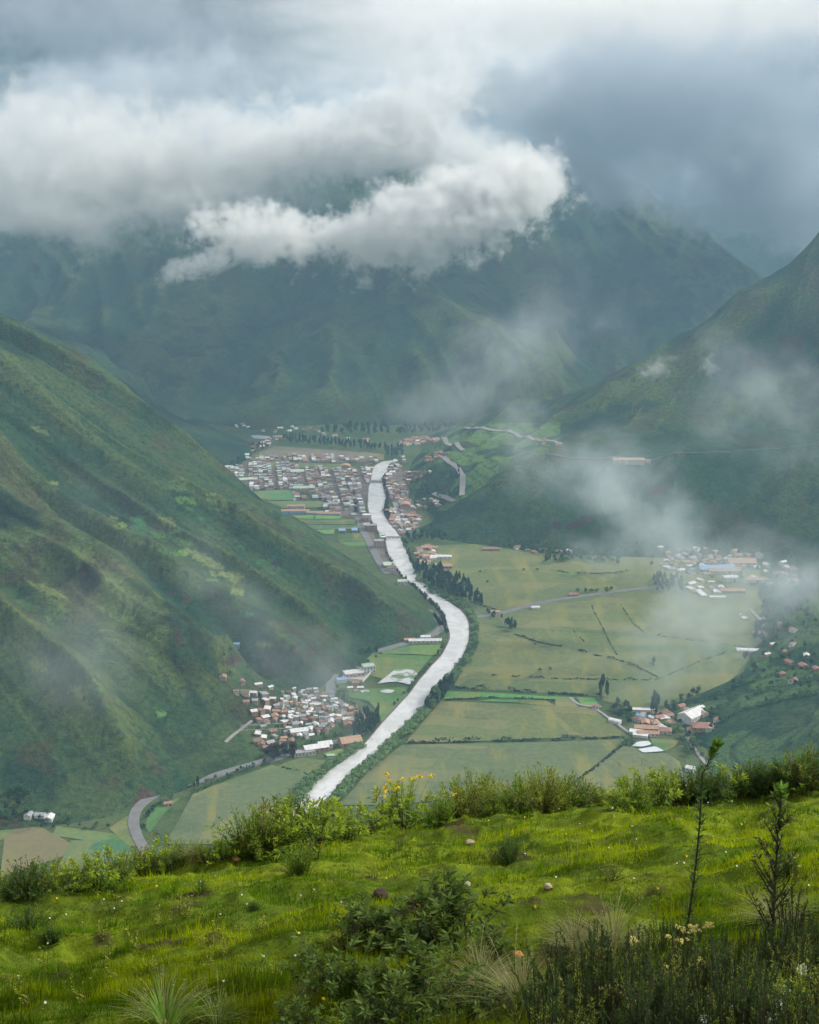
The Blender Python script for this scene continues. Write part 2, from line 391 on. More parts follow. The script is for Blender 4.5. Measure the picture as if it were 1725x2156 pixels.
LIME = (.17, .26, .05); LT = (.085, .17, .05); MG = (.05, .14, .055); YG = (.15, .18, .05); PUR = (.045, .035, .04)
def zq(ox, oy, s, pts): return [(ox + s * a, oy + s * b_) for a, b_ in pts]
Z7 = lambda pts: zq(0, 632, .415, pts)
PATCH = [(Z7(p), c) for p, c in [
    ([(890, 1000), (930, 995), (945, 1030), (905, 1035)], LT), ([(930, 990), (985, 1010), (1000, 1035), (950, 1030)], LT), ([(945, 1040), (985, 1050), (975, 1070), (945, 1062)], MG),
    ([(575, 1140), (620, 1125), (650, 1145), (595, 1162)], LIME), ([(655, 1100), (735, 1100), (720, 1130), (665, 1125)], MG), ([(655, 1145), (735, 1125), (745, 1165), (670, 1170)], MG),
    ([(690, 1170), (730, 1180), (720, 1198), (690, 1190)], MG), ([(635, 1125), (675, 1120), (670, 1145), (645, 1145)], PUR), ([(765, 1170), (820, 1190), (850, 1210), (790, 1205)], LT),
    ([(860, 1165), (910, 1170), (905, 1190), (860, 1185)], LT), ([(890, 1200), (960, 1215), (1000, 1245), (930, 1240)], LT), ([(895, 1270), (940, 1255), (1000, 1285), (930, 1298)], LIME),
    ([(830, 1280), (890, 1275), (930, 1300), (850, 1302)], LT), ([(780, 1250), (840, 1260), (850, 1280), (800, 1275)], LT), ([(1030, 1290), (1060, 1300), (1110, 1340), (1080, 1335)], LT),
    ([(620, 1240), (650, 1245), (655, 1262), (630, 1260)], LT), ([(1005, 1100), (1030, 1098), (1045, 1120), (1020, 1122)], MG), ([(720, 1325), (760, 1330), (750, 1342), (725, 1340)], LT),
    ([(1185, 1230), (1230, 1250), (1250, 1280), (1215, 1262)], MG), ([(1300, 1320), (1340, 1305), (1345, 1340), (1305, 1342)], MG), ([(1370, 1325), (1435, 1325), (1440, 1355), (1385, 1350)], PUR),
    ([(1040, 1410), (1100, 1412), (1110, 1430), (1050, 1425)], LT), ([(1150, 1420), (1200, 1400), (1245, 1405), (1190, 1440)], YG), ([(1180, 1450), (1235, 1465), (1240, 1500), (1170, 1490)], YG),
    ([(1210, 1580), (1290, 1590), (1280, 1605), (1230, 1600)], MG), ([(1390, 1705), (1430, 1710), (1420, 1722), (1395, 1720)], LT), ([(1300, 1730), (1400, 1740), (1340, 1765), (1290, 1750)], YG),
    ([(130, 1425), (220, 1440), (360, 1515), (250, 1500)], YG), ([(10, 1300), (45, 1300), (40, 1315), (10, 1312)], LT), ([(130, 1830), (190, 1815), (260, 1890), (180, 1880)], YG),
    ([(350, 1960), (410, 1960), (470, 2085), (420, 2080)], YG), ([(480, 1960), (530, 1972), (520, 1985), (485, 1980)], LT), ([(790, 2080), (850, 2085), (840, 2110), (800, 2120)], LT),
    ([(560, 1095), (600, 1100), (600, 1112), (568, 1110)], YG), ([(800, 1100), (880, 1110), (900, 1160), (830, 1140)], OLIVE * 1.3), ([(590, 1180), (700, 1210), (800, 1260), (640, 1230)], OLIVE * 1.3),
    ([(950, 1260), (1040, 1290), (1170, 1370), (1060, 1360), (980, 1310)], OLIVE * 1.4), ([(1060, 1370), (1240, 1390), (1160, 1410), (1080, 1400)], OLIVE * 1.5),
    ([(260, 915), (300, 925), (290, 940), (255, 930)], YG), ([(150, 630), (240, 660), (250, 685), (180, 670)], OLIVE * 1.2)]]
SCARP = [Z7(p) for p in [[(1125, 1830), (1180, 1790), (1205, 1795), (1240, 1820), (1200, 1850), (1130, 1850)], [(1335, 1800), (1385, 1800), (1380, 1830), (1345, 1835)],
        [(1405, 1765), (1440, 1765), (1430, 1800), (1410, 1800)], [(1490, 1755), (1520, 1760), (1515, 1790), (1492, 1785)], [(1550, 1765), (1600, 1765), (1595, 1800), (1555, 1795)],
        [(870, 1660), (900, 1680), (940, 1740), (920, 1755), (885, 1710)], [(840, 1465), (890, 1465), (880, 1500), (850, 1500)], [(930, 1500), (970, 1510), (965, 1550), (940, 1540)], [(405, 1370), (440, 1380), (435, 1395), (410, 1392)],
        [(1140, 1570), (1165, 1580), (1160, 1610), (1145, 1605)]]] + [[(278, 1690), (300, 1655), (330, 1672), (300, 1695)], [(1, 1725), (3, 1712), (40, 1720), (35, 1735)]]
def cm_a(C, U, V, X, Y, H):
    j1 = 2.0 * (fbm(X / 18, Y / 18, 3, 201) - .5) * 5; j2 = (fbm(X / 18, Y / 18, 3, 202) - .5) * 5
    # furrowed, patchwork look of worked plots round the bright ones
    pl = sstep(.50, .58, fbm(X / 150, Y / 150, 3, 210)) * sstep(60, 110, H) * sstep(420, 300, H)
    cell = _h(np.floor((X * .9 + Y * .4 + 10 * fbm(X / 50, Y / 50, 2, 9)) / 26), np.floor((Y * .9 - X * .4) / 34), 5)
    C = C * (1 + (cell - .45) * .8 * pl)[..., None]
    for poly, c in PATCH:
        m = inpoly(U + j1 * .3, V + j2 * .3, poly); C[m] = np.array(c) * (.9 + .2 * fbm(X[m] / 10, Y[m] / 10, 2, 4))[:, None]
    for poly in SCARP:
        m = inpoly(U + j1, V + j2, poly); C[m] = RED * .6 * (.5 + fbm(X[m] / 7, Y[m] / 15, 3, 4))[:, None]
    return C
def cm_b(C, U, V, X, Y, H):
    m = (V > 890) & (U < 1180) & (V < 1075) & (Y > 2690)      # terraced, brighter shoulder
    t = sstep(.45, .55, fbm(X / 60, Y / 60, 3, 220)); C[m] = lerp(C[m], np.array([.11, .19, .05]), t[m] * .9)
    ln = np.abs(np.sin(H / 2.6 * 1.0 + 3 * fbm(X / 90, Y / 90, 2, 3))); C[m] = lerp(C[m], DEEP, ((1 - sstep(0, .35, ln)) * .8)[m])
    m = (Y < 2200)
    t = sstep(.44, .50, fbm(X / 55, Y / 55, 3, 230)); C[m] = lerp(C[m], np.array([.085, .15, .05]), t[m] * .8)
    ln = np.abs(np.sin(H / 6.0 + 5 * fbm(X / 120, Y / 120, 2, 13))); C[m] = lerp(C[m], DEEP, ((1 - sstep(0, .45, ln)) * .8)[m])
    for poly in ([(1640, 700), (1690, 705), (1690, 740), (1650, 735)], [(1365, 1020), (1410, 1015), (1400, 1045), (1370, 1040)], [(1160, 1100), (1185, 1095), (1180, 1115), (1162, 1115)], [(1185, 1105), (1250, 1085), (1245, 1100), (1200, 1118)]):
        m = inpoly(U + 6 * (fbm(X / 15, Y / 15, 2, 3) - .5), V, poly); C[m] = RED * .35
    return C
grid_hill('hill_slope', ha, np.arange(-.46, .075, .0007), np.concatenate([np.arange(1150, 2700, 3.2), np.arange(2700, 3150, 12)]), cm_a, m_hill, dry=.6)
grid_hill('hill_shoulder', hb, np.arange(-.02, .46, .0008), np.concatenate([np.arange(1150, 2500, 6.0), np.arange(2500, 3100, 2.5), np.arange(3100, 3750, 5)]), cm_b, m_hill, s=3, dry=.45)
grid_hill('hill_spur', hc, np.arange(-.42, -.03, .001), np.arange(2900, 4400, 6.0), None, m_hill, s=6, dry=.35)
grid_hill('mountain', hd, np.arange(-.42, .42, .0012), np.arange(3600, 6400, 8.0), None, m_hill, s=9, dry=.5)
grid_hill('mountain_range', he, np.arange(-.42, .55, .0025), np.arange(5900, 8900, 20.0), None, m_hill, s=12, dry=.5)
# ------------------------------------------------------------------ valley floor, fields, river, roads
m_floor, k, out = new_mat("valley pasture")
tcw = k.new('ShaderNodeNewGeometry').outputs['Position']
n1 = k.noise(tcw, 0.006, 5, 0.6); n2 = k.noise(tcw, 0.05, 5, 0.65); n3 = k.noise(tcw, 0.25, 3, 0.6)
c1 = k.mix(k.mr(n1, .4, .6), (.050, .085, .030), (.085, .110, .042))
c1 = k.mix(k.mr(n2, .5, .7), c1, (.030, .060, .024))
c1 = k.v('SCALE', c1, scale=k.mr(n3, .3, .7, .75, 1.25, False))
b = k.new('ShaderNodeBsdfPrincipled', {'Base Color': c1, 'Roughness': .95, 'Specular IOR Level': .1})
k.set(out.inputs['Surface'], b)
def quad_sheet(name, x0, x1, y0, y1, z, mat):
    me = mesh_np(name, [(x0, y0, z), (x1, y0, z), (x1, y1, z), (x0, y1, z)], [0, 1, 2, 3], [4], [mat])
    o = link(name, me); o['kind'] = 'structure'; return o
quad_sheet('valley_floor', -9000, 9000, -3000, 16000, FLOOR, m_floor)

m_field, k, out = new_mat("crop field")
tcw = k.new('ShaderNodeNewGeometry').outputs['Position']
att = k.new('ShaderNodeAttribute', attribute_name='Col').outputs['Color']
mpx = k.new('ShaderNodeMapping', {'Vector': tcw, 'Rotation': (0, 0, .35), 'Scale': (1, .22, 1)}).outputs[0]
n1 = k.noise(mpx, 0.03, 5, 0.6, .4); n2 = k.noise(tcw, 0.12, 5, 0.7)
cc = k.v('SCALE', att, scale=k.mr(n2, .3, .7, .75, 1.25, False))
cc = k.mix(k.mr(n1, .50, .66, 0, .8), cc, (.165, .150, .045))
cc = k.mix(k.mr(k.noise(tcw, .014, 4, .6), .54, .68, 0, .5), cc, (.035, .06, .03))
rw = k.new('ShaderNodeMapping', {'Vector': k.v('ADD', tcw, k.v('SCALE', k.new('ShaderNodeTexNoise', {'Vector': tcw, 'Scale': .012}).outputs['Color'], scale=30.0)), 'Rotation': (0, 0, .28), 'Scale': (1 / 95, 1 / 32, 0)}).outputs[0]
vo = k.new('ShaderNodeTexVoronoi', {'Vector': rw, 'Scale': 1.0, 'Randomness': .55}); vo.distance = 'CHEBYCHEV'
vs = k.new('ShaderNodeSeparateColor', {0: vo.outputs['Color']})
cc = k.mix(k.m('MULTIPLY', vs.outputs[1], .35), cc, (.075, .115, .040)); cc = k.mix(k.mr(vs.outputs[0], .72, .80, 0, .35), cc, (.17, .155, .07))
fu = k.m('SINE', k.m('MULTIPLY', k.new('ShaderNodeSeparateXYZ', {0: rw}).outputs[1], 60.0))
cc = k.v('SCALE', cc, scale=k.m('ADD', 1.38, k.m('MULTIPLY', fu, .07)))
b = k.new('ShaderNodeBsdfPrincipled', {'Base Color': cc, 'Roughness': .95, 'Specular IOR Level': .1})
k.set(out.inputs['Surface'], b)
_lay = [0]
def field(poly, color, name='field', mat=None, lift=0.5, plane=True):
    _lay[0] += 1; z = FLOOR + lift + 0.02 * (_lay[0] % 40)
    pts = [fl(*p) for p in poly]
    co = [(x, y, z) for x, y in pts]
    me = mesh_np(name, co, list(range(len(co))), [len(co)], [mat or m_field], np.tile(np.array(color), (len(co), 1)))
    o = link(name, me); o['kind'] = 'structure'; return o
OL = (.100, .110, .048); OG = (.085, .105, .045); GG = (.06, .13, .04); BG = (.07, .19, .05); YO = (.135, .130, .05); DG = (.05, .08, .035); BRN = (.12, .085, .06); GRY = (.125, .10, .085)
Z1 = lambda p: zq(421, 868.6, .3662, p); Z2 = lambda p: zq(316, 1263, .3967, p); Z4 = lambda p: zq(842, 1368.6, .5118, p); Z3 = lambda p: zq(842, 868.6, .5118, p)
# right-hand plain
field([(870, 1150), (1000, 1146), (1150, 1165), (1400, 1175), (1600, 1200), (1610, 1350), (1540, 1430), (1440, 1475), (1262, 1466), (955, 1448), (990, 1380), (1000, 1290), (930, 1200)], OG, lift=.3)
field(Z3([(200, 560), (560, 590), (600, 640), (430, 655), (210, 665), (150, 600)]), OL)
field(Z3([(250, 605), (430, 610), (560, 625), (560, 645), (330, 655), (240, 650)]), OG)
field(Z3([(195, 670), (620, 650), (900, 665), (1030, 690), (940, 715), (700, 745), (560, 790), (400, 815), (330, 790), (250, 700)]), OL)
field(Z3([(630, 635), (780, 615), (900, 620), (1000, 640), (900, 660), (700, 660)]), OG)
field(Z3([(560, 640), (640, 650), (760, 668), (860, 665), (700, 672)]), GG)
field(Z3([(480, 830), (720, 780), (960, 740), (1350, 745), (1450, 860), (1480, 960), (1060, 920), (700, 900), (480, 890)]), OL)
field(Z3([(330, 860), (470, 915), (720, 980), (870, 1010), (1060, 1080), (300, 1080), (290, 1000)]), OL)
field(Z3([(400, 935), (520, 930), (560, 960), (440, 985), (380, 965)]), YO)
field(Z3([(250, 1050), (400, 1045), (560, 1070), (500, 1100), (240, 1100)]), YO)
field(Z4([(860, 180), (1060, 120), (1400, 90), (1330, 150), (1200, 200), (1110, 225), (1000, 245), (830, 210)]), OL)
field(Z4([(195, 170), (380, 178), (600, 192), (720, 196), (720, 206), (380, 196), (180, 204)]), BG)
field(Z4([(370, 205), (495, 208), (490, 218), (330, 212)]), BG)
field(Z4([(495, 206), (600, 208), (640, 232), (495, 222)]), YO)
field(Z4([(640, 200), (700, 200), (735, 235), (640, 232)]), YO)
field(Z4([(725, 196), (800, 200), (820, 228), (750, 230)]), BG)
field(Z4([(170, 212), (570, 228), (640, 245), (725, 358), (640, 365), (300, 378), (20, 385)]), OL)
field(Z4([(575, 230), (790, 238), (930, 355), (760, 365), (725, 355), (640, 260)]), (.095, .10, .04))
field(Z4([(585, 240), (625, 255), (740, 350), (700, 350)]), YO)
field(Z4([(10, 392), (640, 380), (930, 368), (720, 545), (0, 640), (-250, 640), (-120, 490)]), (.088, .105, .055))
field(Z4([(935, 372), (960, 400), (1000, 428), (1090, 425), (1150, 460), (1180, 560), (1100, 640), (700, 640), (728, 545), (860, 440)]), (.095, .108, .055))
field(Z4([(1030, 365), (1150, 375), (1130, 400), (1090, 420), (1040, 395)]), GG)
# left bank
field(Z2([(660, 890), (800, 840), (930, 855), (900, 920), (840, 950)]), OG)
field(Z2([(650, 880), (850, 940), (800, 1050), (600, 1300), (80, 1300), (230, 1030), (520, 925)]), (.088, .105, .058))
field(Z2([(1180, 290), (1500, 300), (1440, 370), (1400, 430), (1300, 440), (1150, 400), (1120, 330)]), GG)
field(Z2([(1390, 245), (1550, 240), (1540, 290), (1500, 298), (1380, 290)]), (.10, .17, .045))
field(Z2([(1220, 280), (1390, 245), (1380, 290), (1240, 292)]), (.07, .14, .05))
field(Z2([(1050, 480), (1390, 465), (1350, 540), (1230, 660), (1215, 600), (1160, 540), (1060, 520)]), (.07, .14, .05))
field(Z2([(1190, 560), (1250, 560), (1260, 590), (1215, 615)]), (.10, .19, .05))
field(Z2([(920, 820), (1000, 795), (1070, 790), (960, 850)]), (.10, .17, .05))
field(Z1([(340, 235), (430, 195), (1060, 240), (1060, 275), (900, 270), (700, 262), (350, 255)]), GRY)
field(Z1([(240, 290), (400, 285), (830, 300), (890, 320), (800, 335), (560, 325), (300, 310)]), (.085, .105, .055))
field(Z1([(260, 460), (520, 445), (545, 480), (545, 505), (400, 505), (320, 495)]), (.07, .16, .06))
field(Z1([(380, 512), (715, 512), (715, 548), (480, 552)]), (.09, .13, .055))
field(Z1([(530, 595), (660, 592), (650, 615), (560, 612)]), (.08, .2, .05)); field(Z1([(665, 592), (820, 600), (800, 615), (660, 615)]), (.09, .19, .05))
field(Z1([(560, 618), (890, 618), (900, 645), (620, 645)]), OG); field(Z1([(610, 648), (910, 648), (920, 672), (650, 675)]), (.06, .1, .05))
field(Z1([(660, 678), (775, 675), (770, 700), (720, 702)]), (.10, .19, .06)); field(Z1([(790, 700), (930, 695), (945, 740), (800, 745)]), DG); field(Z1([(800, 748), (950, 742), (960, 765), (860, 770)]), (.07, .17, .05))
# lower left corner farmland
field([(0, 1700), (60, 1705), (85, 1690), (40, 1760), (0, 1770)], (.07, .12, .035)); field([(10, 1760), (60, 1730), (130, 1765), (170, 1790), (60, 1830), (0, 1850)], BRN)
field([(120, 1740), (210, 1752), (265, 1760), (250, 1790), (180, 1770), (110, 1760)], GG); field([(150, 1770), (270, 1770), (290, 1820), (190, 1860), (120, 1830)], (.045, .11, .05))
field([(230, 1745), (275, 1715), (290, 1740), (310, 1790), (270, 1780)], (.11, .125, .045)); field([(305, 1740), (320, 1700), (380, 1680), (350, 1710), (315, 1755)], GG)
# villages stand on trodden earth
m_dirt = pmat("trodden earth", (.13, .105, .085), .95, .35, .05, coords='Object')
field([(475, 988), (520, 975), (640, 985), (730, 990), (785, 980), (783, 1000), (778, 1035), (760, 1075), (790, 1130), (825, 1190), (845, 1215), (800, 1195), (745, 1090), (690, 1084), (680, 1048), (620, 1032), (560, 1034), (510, 1038), (480, 1005)], (.1, .1, .1), 'town_ground', m_dirt)
field([(520, 962), (640, 960), (790, 966), (800, 974), (640, 974), (520, 970)], (.1, .1, .1), 'town_ground', m_dirt)
field([(825, 985), (845, 985), (870, 1060), (885, 1110), (860, 1120), (838, 1080), (822, 1030)], (.1, .1, .1), 'town_ground', m_dirt)

# river
m_water, k, out = new_mat("silty river water")
tcw = k.new('ShaderNodeNewGeometry').outputs['Position']
n1 = k.noise(tcw, .035, 6, .65, 1.2); n2 = k.noise(tcw, .25, 4, .6)
cc = k.mix(k.mr(n1, .38, .62), (.50, .49, .48), (.62, .615, .61))  # pale silt grey, with the bright sky's reflection put into the colour
bmp = k.new('ShaderNodeBump', {'Strength': .5, 'Distance': .5, 'Height': n2})
b = k.new('ShaderNodeBsdfPrincipled', {'Base Color': cc, 'Roughness': .22, 'Specular IOR Level': .6, 'Normal': bmp})
k.set(out.inputs['Surface'], b)
LB = [(805, 973), (787, 982), (782, 1000), (782, 1015), (776, 1033), (775, 1074), (784, 1096), (794, 1118), (809, 1132), (815, 1151), (818, 1172), (831, 1194), (848, 1216), (875, 1235), (900, 1264),
      (925, 1280), (935, 1300), (945, 1320), (953, 1340), (939, 1370), (923, 1390), (903, 1410), (883, 1434), (871, 1453), (852, 1477), (828, 1501), (798, 1529), (782, 1557), (752, 1584), (713, 1612), (673, 1636), (655, 1656), (632, 1685), (590, 1740), (520, 1830)]
RB = [(833, 970), (820, 978), (815, 995), (804, 1006), (803, 1019), (809, 1033), (812, 1052), (807, 1074), (809, 1088), (822, 1105), (838, 1125), (846, 1140), (853, 1158), (864, 1183), (878, 1213), (900, 1238), (930, 1260), (955, 1275), (975, 1288), (988, 1310), (986, 1354),
      (973, 1382), (955, 1410), (938, 1434), (914, 1458), (897, 1482), (877, 1502), (856, 1524), (838, 1542), (818, 1562), (790, 1588), (758, 1616), (720, 1648), (692, 1680), (655, 1725), (590, 1820)]
SM = 3
def resample(pl, n, closed=False):
    p = np.array(pl, float); d = np.r_[0, np.cumsum(np.hypot(*np.diff(p, axis=0).T))]
    t = np.linspace(0, d[-1], n)
    # smooth through points (Catmull style by repeated averaging)
    q = np.stack([np.interp(t, d, p[:, 0]), np.interp(t, d, p[:, 1])], 1)
    for _ in range(SM): q[1:-1] = (q[:-2] + 2 * q[1:-1] + q[2:]) / 4
    return q
def strip(name, A, B, z, mat, kind='structure'):
    n = len(A); co = [(x, y, z) for x, y in A] + [(x, y, z) for x, y in B]
    f = [(i, n + i, n + i + 1, i + 1) for i in range(n - 1)]
    me = mesh_np(name, co, f, [4] * len(f), [mat]); o = link(name, me)
    if kind: o['kind'] = kind
    return o
LBw = np.array([fl(*p) for p in LB]); RBw = np.array([fl(*p) for p in RB])
nA = 240; SM = 14; LBs = resample(LBw, nA); RBs = resample(RBw, nA); SM = 3
jit = lambda q, s: q + np.stack([(fbm(q[:, 0] / 60, q[:, 1] / 60, 2, s) - .5) * 3.5, np.zeros(len(q))], 1)
LBs = jit(LBs, 1); RBs = jit(RBs, 2)
mid = (LBs + RBs) / 2
m_mud = pmat("river mud", (.15, .10, .085), .8, .3, .08)
strip('river_bank', mid + (LBs - mid) * 1.16, mid + (RBs - mid) * 1.16, FLOOR + 1.35, m_mud)
strip('river', LBs, RBs, FLOOR + 1.7, m_water)
# far loop of the river beyond the town, ponds and flooded ground
m_pond = pmat("pond water", (.55, .58, .60), .15, .06, .1, spec=.6)
m_flood, k, out = new_mat("flooded grass")
tcw = k.new('ShaderNodeNewGeometry').outputs['Position']; n1 = k.noise(tcw, .06, 6, .7, .6)
cc = k.mix(k.mr(n1, .50, .56), (.50, .50, .50), (.10, .16, .055)); b = k.new('ShaderNodeBsdfPrincipled', {'Base Color': cc, 'Roughness': .4, 'Specular IOR Level': .3}); k.set(out.inputs['Surface'], b)
def pond(poly, name='pond', lift=1.6):
    p = resample([fl(*q) for q in poly + [poly[0]]], 40)[:-1]; p = jit(p, 5)
    me = mesh_np(name, [(x, y, FLOOR + lift) for x, y in p], list(range(len(p))), [len(p)], [m_flood if name == 'flooded_field' else m_pond]); o = link(name, me); o['kind'] = 'structure'
pond(Z1([(295, 135), (340, 132), (410, 142), (380, 155), (310, 152)]), 'river_reach')
pond(Z4([(950, 400), (975, 382), (1020, 378), (1035, 392), (1000, 402)])); pond(Z4([(980, 412), (1050, 400), (1090, 420), (1000, 427)]))
pond(Z2([(1300, 375), (1380, 372), (1420, 385), (1405, 430), (1380, 460), (1330, 440), (1260, 440), (1200, 455), (1250, 415)]), 'flooded_field')
pond(Z2([(1225, 487), (1260, 480), (1300, 485), (1280, 500), (1230, 498)]), 'flooded_field'); pond(Z2([(1120, 487), (1160, 483), (1170, 492), (1130, 498)]), 'flooded_field')

m_road = pmat("worn asphalt", (.17, .165, .165), .85, .15, .1)
m_dirtroad = pmat("pale dirt track", (.26, .24, .225), .95, .15, .1)
def road(uv, width, mat=None, name='road', lift=1.3, n=None, onfloor=True):
    """ribbon laid on the land along a traced line, with a raised edge"""
    if onfloor: c = np.array([fl(*p) for p in uv])
    else: c = hit(uv)[:, :2]
    L = np.hypot(*np.diff(c, axis=0).T).sum(); n = n or max(8, int(L / 8)); c = resample(c, n)
    t = np.gradient(c, axis=0); t /= np.hypot(t[:, 0], t[:, 1])[:, None] + 1e-9; nr = np.stack([-t[:, 1], t[:, 0]], 1)
    rows = []
    zc = ground_h(c[:, 0], c[:, 1]); 
    for _ in range(4): zc[1:-1] = (zc[:-2] + zc[1:-1] * 2 + zc[2:]) / 4
    for s, dz in ((-.58, -1.5), (-.5, 0), (.5, 0), (.58, -1.5)):
        q = c + nr * width * s; z = np.maximum(ground_h(q[:, 0], q[:, 1]), zc) if not onfloor else zc * 0
        rows.append(np.column_stack([q, z + FLOOR + lift + dz]))
    co = np.concatenate(rows); f = []
    for r_ in range(3):
        a = np.arange(n - 1) + r_ * n; f.append(np.stack([a, a + n, a + n + 1, a + 1], 1))
    f = np.concatenate(f); me = mesh_np(name, co, f, [4] * len(f), [mat or m_road]); o = link(name, me); o['kind'] = 'structure'; return c
road([(310, 1800), (290, 1765), (279, 1735), (285, 1705), (310, 1682), (345, 1667), (400, 1650), (480, 1625), (550, 1605), (600, 1592), (680, 1572), (735, 1556), (765, 1540)], 11)
road([(700, 1476), (694, 1455), (697, 1432), (708, 1415), (738, 1392), (765, 1380), (830, 1362), (880, 1348), (915, 1336), (930, 1322), (927, 1306), (912, 1292)], 11)
road([(905, 1285), (930, 1318)], 9)
road(Z2([(1000, 530), (1035, 570), (1030, 610), (1000, 640), (940, 660), (860, 680)]), 7, m_dirtroad); road(Z2([(1120, 600), (1145, 620), (1150, 635)]), 7, m_dirtroad)
road(Z1([(890, 385), (900, 440), (910, 520), (915, 610), (940, 690), (980, 760), (1020, 840), (1060, 905), (1080, 930)]), 13)
road(Z1([(1075, 370), (1090, 420), (1110, 490), (1135, 560), (1160, 630), (1180, 690)]), 9, m_dirtroad)
road(Z1([(768, 460), (770, 500), (772, 555)]), 8, m_dirtroad); road(Z1([(540, 450), (545, 510)]), 6, m_dirtroad)
road(Z3([(300, 845), (380, 835), (500, 805), (620, 775), (760, 755), (870, 740), (980, 728), (1040, 720)]), 10, m_road)
road(Z4([(800, 240), (850, 275), (900, 310), (945, 345)]), 4, m_dirtroad); road(Z4([(700, 198), (735, 232), (830, 236)]), 5, m_dirtroad)
road(Z4([(1145, 300), (1150, 320), (1175, 345), (1195, 385), (1215, 410), (1240, 450), (1270, 480)]), 4.5, m_dirtroad, onfloor=False); road(Z4([(1105, 285), (1110, 315)]), 6, m_dirtroad)
road(Z3([(1440, 810), (1475, 845), (1500, 890), (1505, 930)]), 5, m_dirtroad, onfloor=False)
road([(978, 902), (1020, 905), (1060, 908), (1092, 914)], 9, m_dirtroad, onfloor=False)
road([(1085, 914), (1095, 922), (1140, 930), (1180, 934)], 9, m_dirtroad, onfloor=False)
road(Z3([(180, 105), (190, 125), (240, 142), (262, 158)]), 10, m_dirtroad, onfloor=False)
road(Z3([(180, 185), (200, 207), (240, 228), (258, 260), (258, 300), (255, 345)]), 10, m_dirtroad, onfloor=False)
road(Z3([(140, 335), (180, 350), (228, 368)]), 9, m_dirtroad, onfloor=False)
road([(1152, 957), (1165, 961), (1230, 965), (1300, 965), (1400, 961), (1500, 953), (1600, 946), (1760, 942)], 4, pmat('dark gravel road', (.10, .098, .09), .95, .3, .03), onfloor=False)
road(Z2([(400, 760), (440, 720), (490, 680), (540, 645)]), 3, m_dirtroad, onfloor=False)
# ------------------------------------------------------------------ houses
def rc(name, c, r=.8, am=.2): return pmat(name, c, r, am, .25)
ROOFS = {'white': rc("pale tin roof", (.62, .61, .60), .5), 'grey': rc("grey tin roof", (.30, .31, .32), .5), 'red': rc("red clay tiles", (.31, .17, .125)), 'orange': rc("orange clay tiles", (.40, .25, .17)),
         'brown': rc("old brown tiles", (.22, .14, .10)), 'green': rc("pale green sheet roof", (.42, .50, .40), .5), 'blue': rc("blue sheet roof", (.22, .35, .55), .5)}
WALLS = {'adobe': rc("adobe wall", (.34, .25, .20)), 'brick': rc("bare brick wall", (.36, .21, .16)), 'white': rc("whitewashed wall", (.58, .56, .53)), 'cream': rc("cream wall", (.52, .47, .38)), 'pink': rc("pinkish render", (.46, .34, .31)), 'bluewall': rc("pale blue wall", (.35, .48, .62))}
m_glass = pmat("dark window glass", (.04, .05, .06), .2, .1, 1)
m_conc = rc("raw concrete", (.36, .35, .33))
ORD = ['first', 'second', 'third', 'fourth', 'fifth', 'sixth', 'seventh', 'eighth', 'ninth', 'tenth', 'eleventh', 'twelfth']
def ordw(n):
    if n <= 12: return ORD[n - 1]
    return f"{n}{'th' if 10 < n % 100 < 14 else {1: 'st', 2: 'nd', 3: 'rd'}.get(n % 10, 'th')}"
def boxv(x0, x1, y0, y1, z0, z1):
    v = [(x, y, z) for z in (z0, z1) for y in (y0, y1) for x in (x0, x1)]
    return v, [(0, 2, 3, 1), (4, 5, 7, 6), (0, 1, 5, 4), (2, 6, 7, 3), (0, 4, 6, 2), (1, 3, 7, 5)]
def join(parts):
    V = []; Fc = []
    for v, f in parts:
        b0 = len(V); V += v; Fc += [tuple(i + b0 for i in q) for q in f]
    return V, Fc
def wall_geo(w, d, h, kind):
    v, f = boxv(-w / 2, w / 2, -d / 2, d / 2, -2.5, h)
    if kind == 'gable':
        r = d * .22; n = len(v)
        v = v + [(-w / 2, 0, h + r), (w / 2, 0, h + r)]
        f = [q for q in f if q != (4, 5, 7, 6)] + [(4, n, 6), (5, 7, n + 1)]
    return v, f
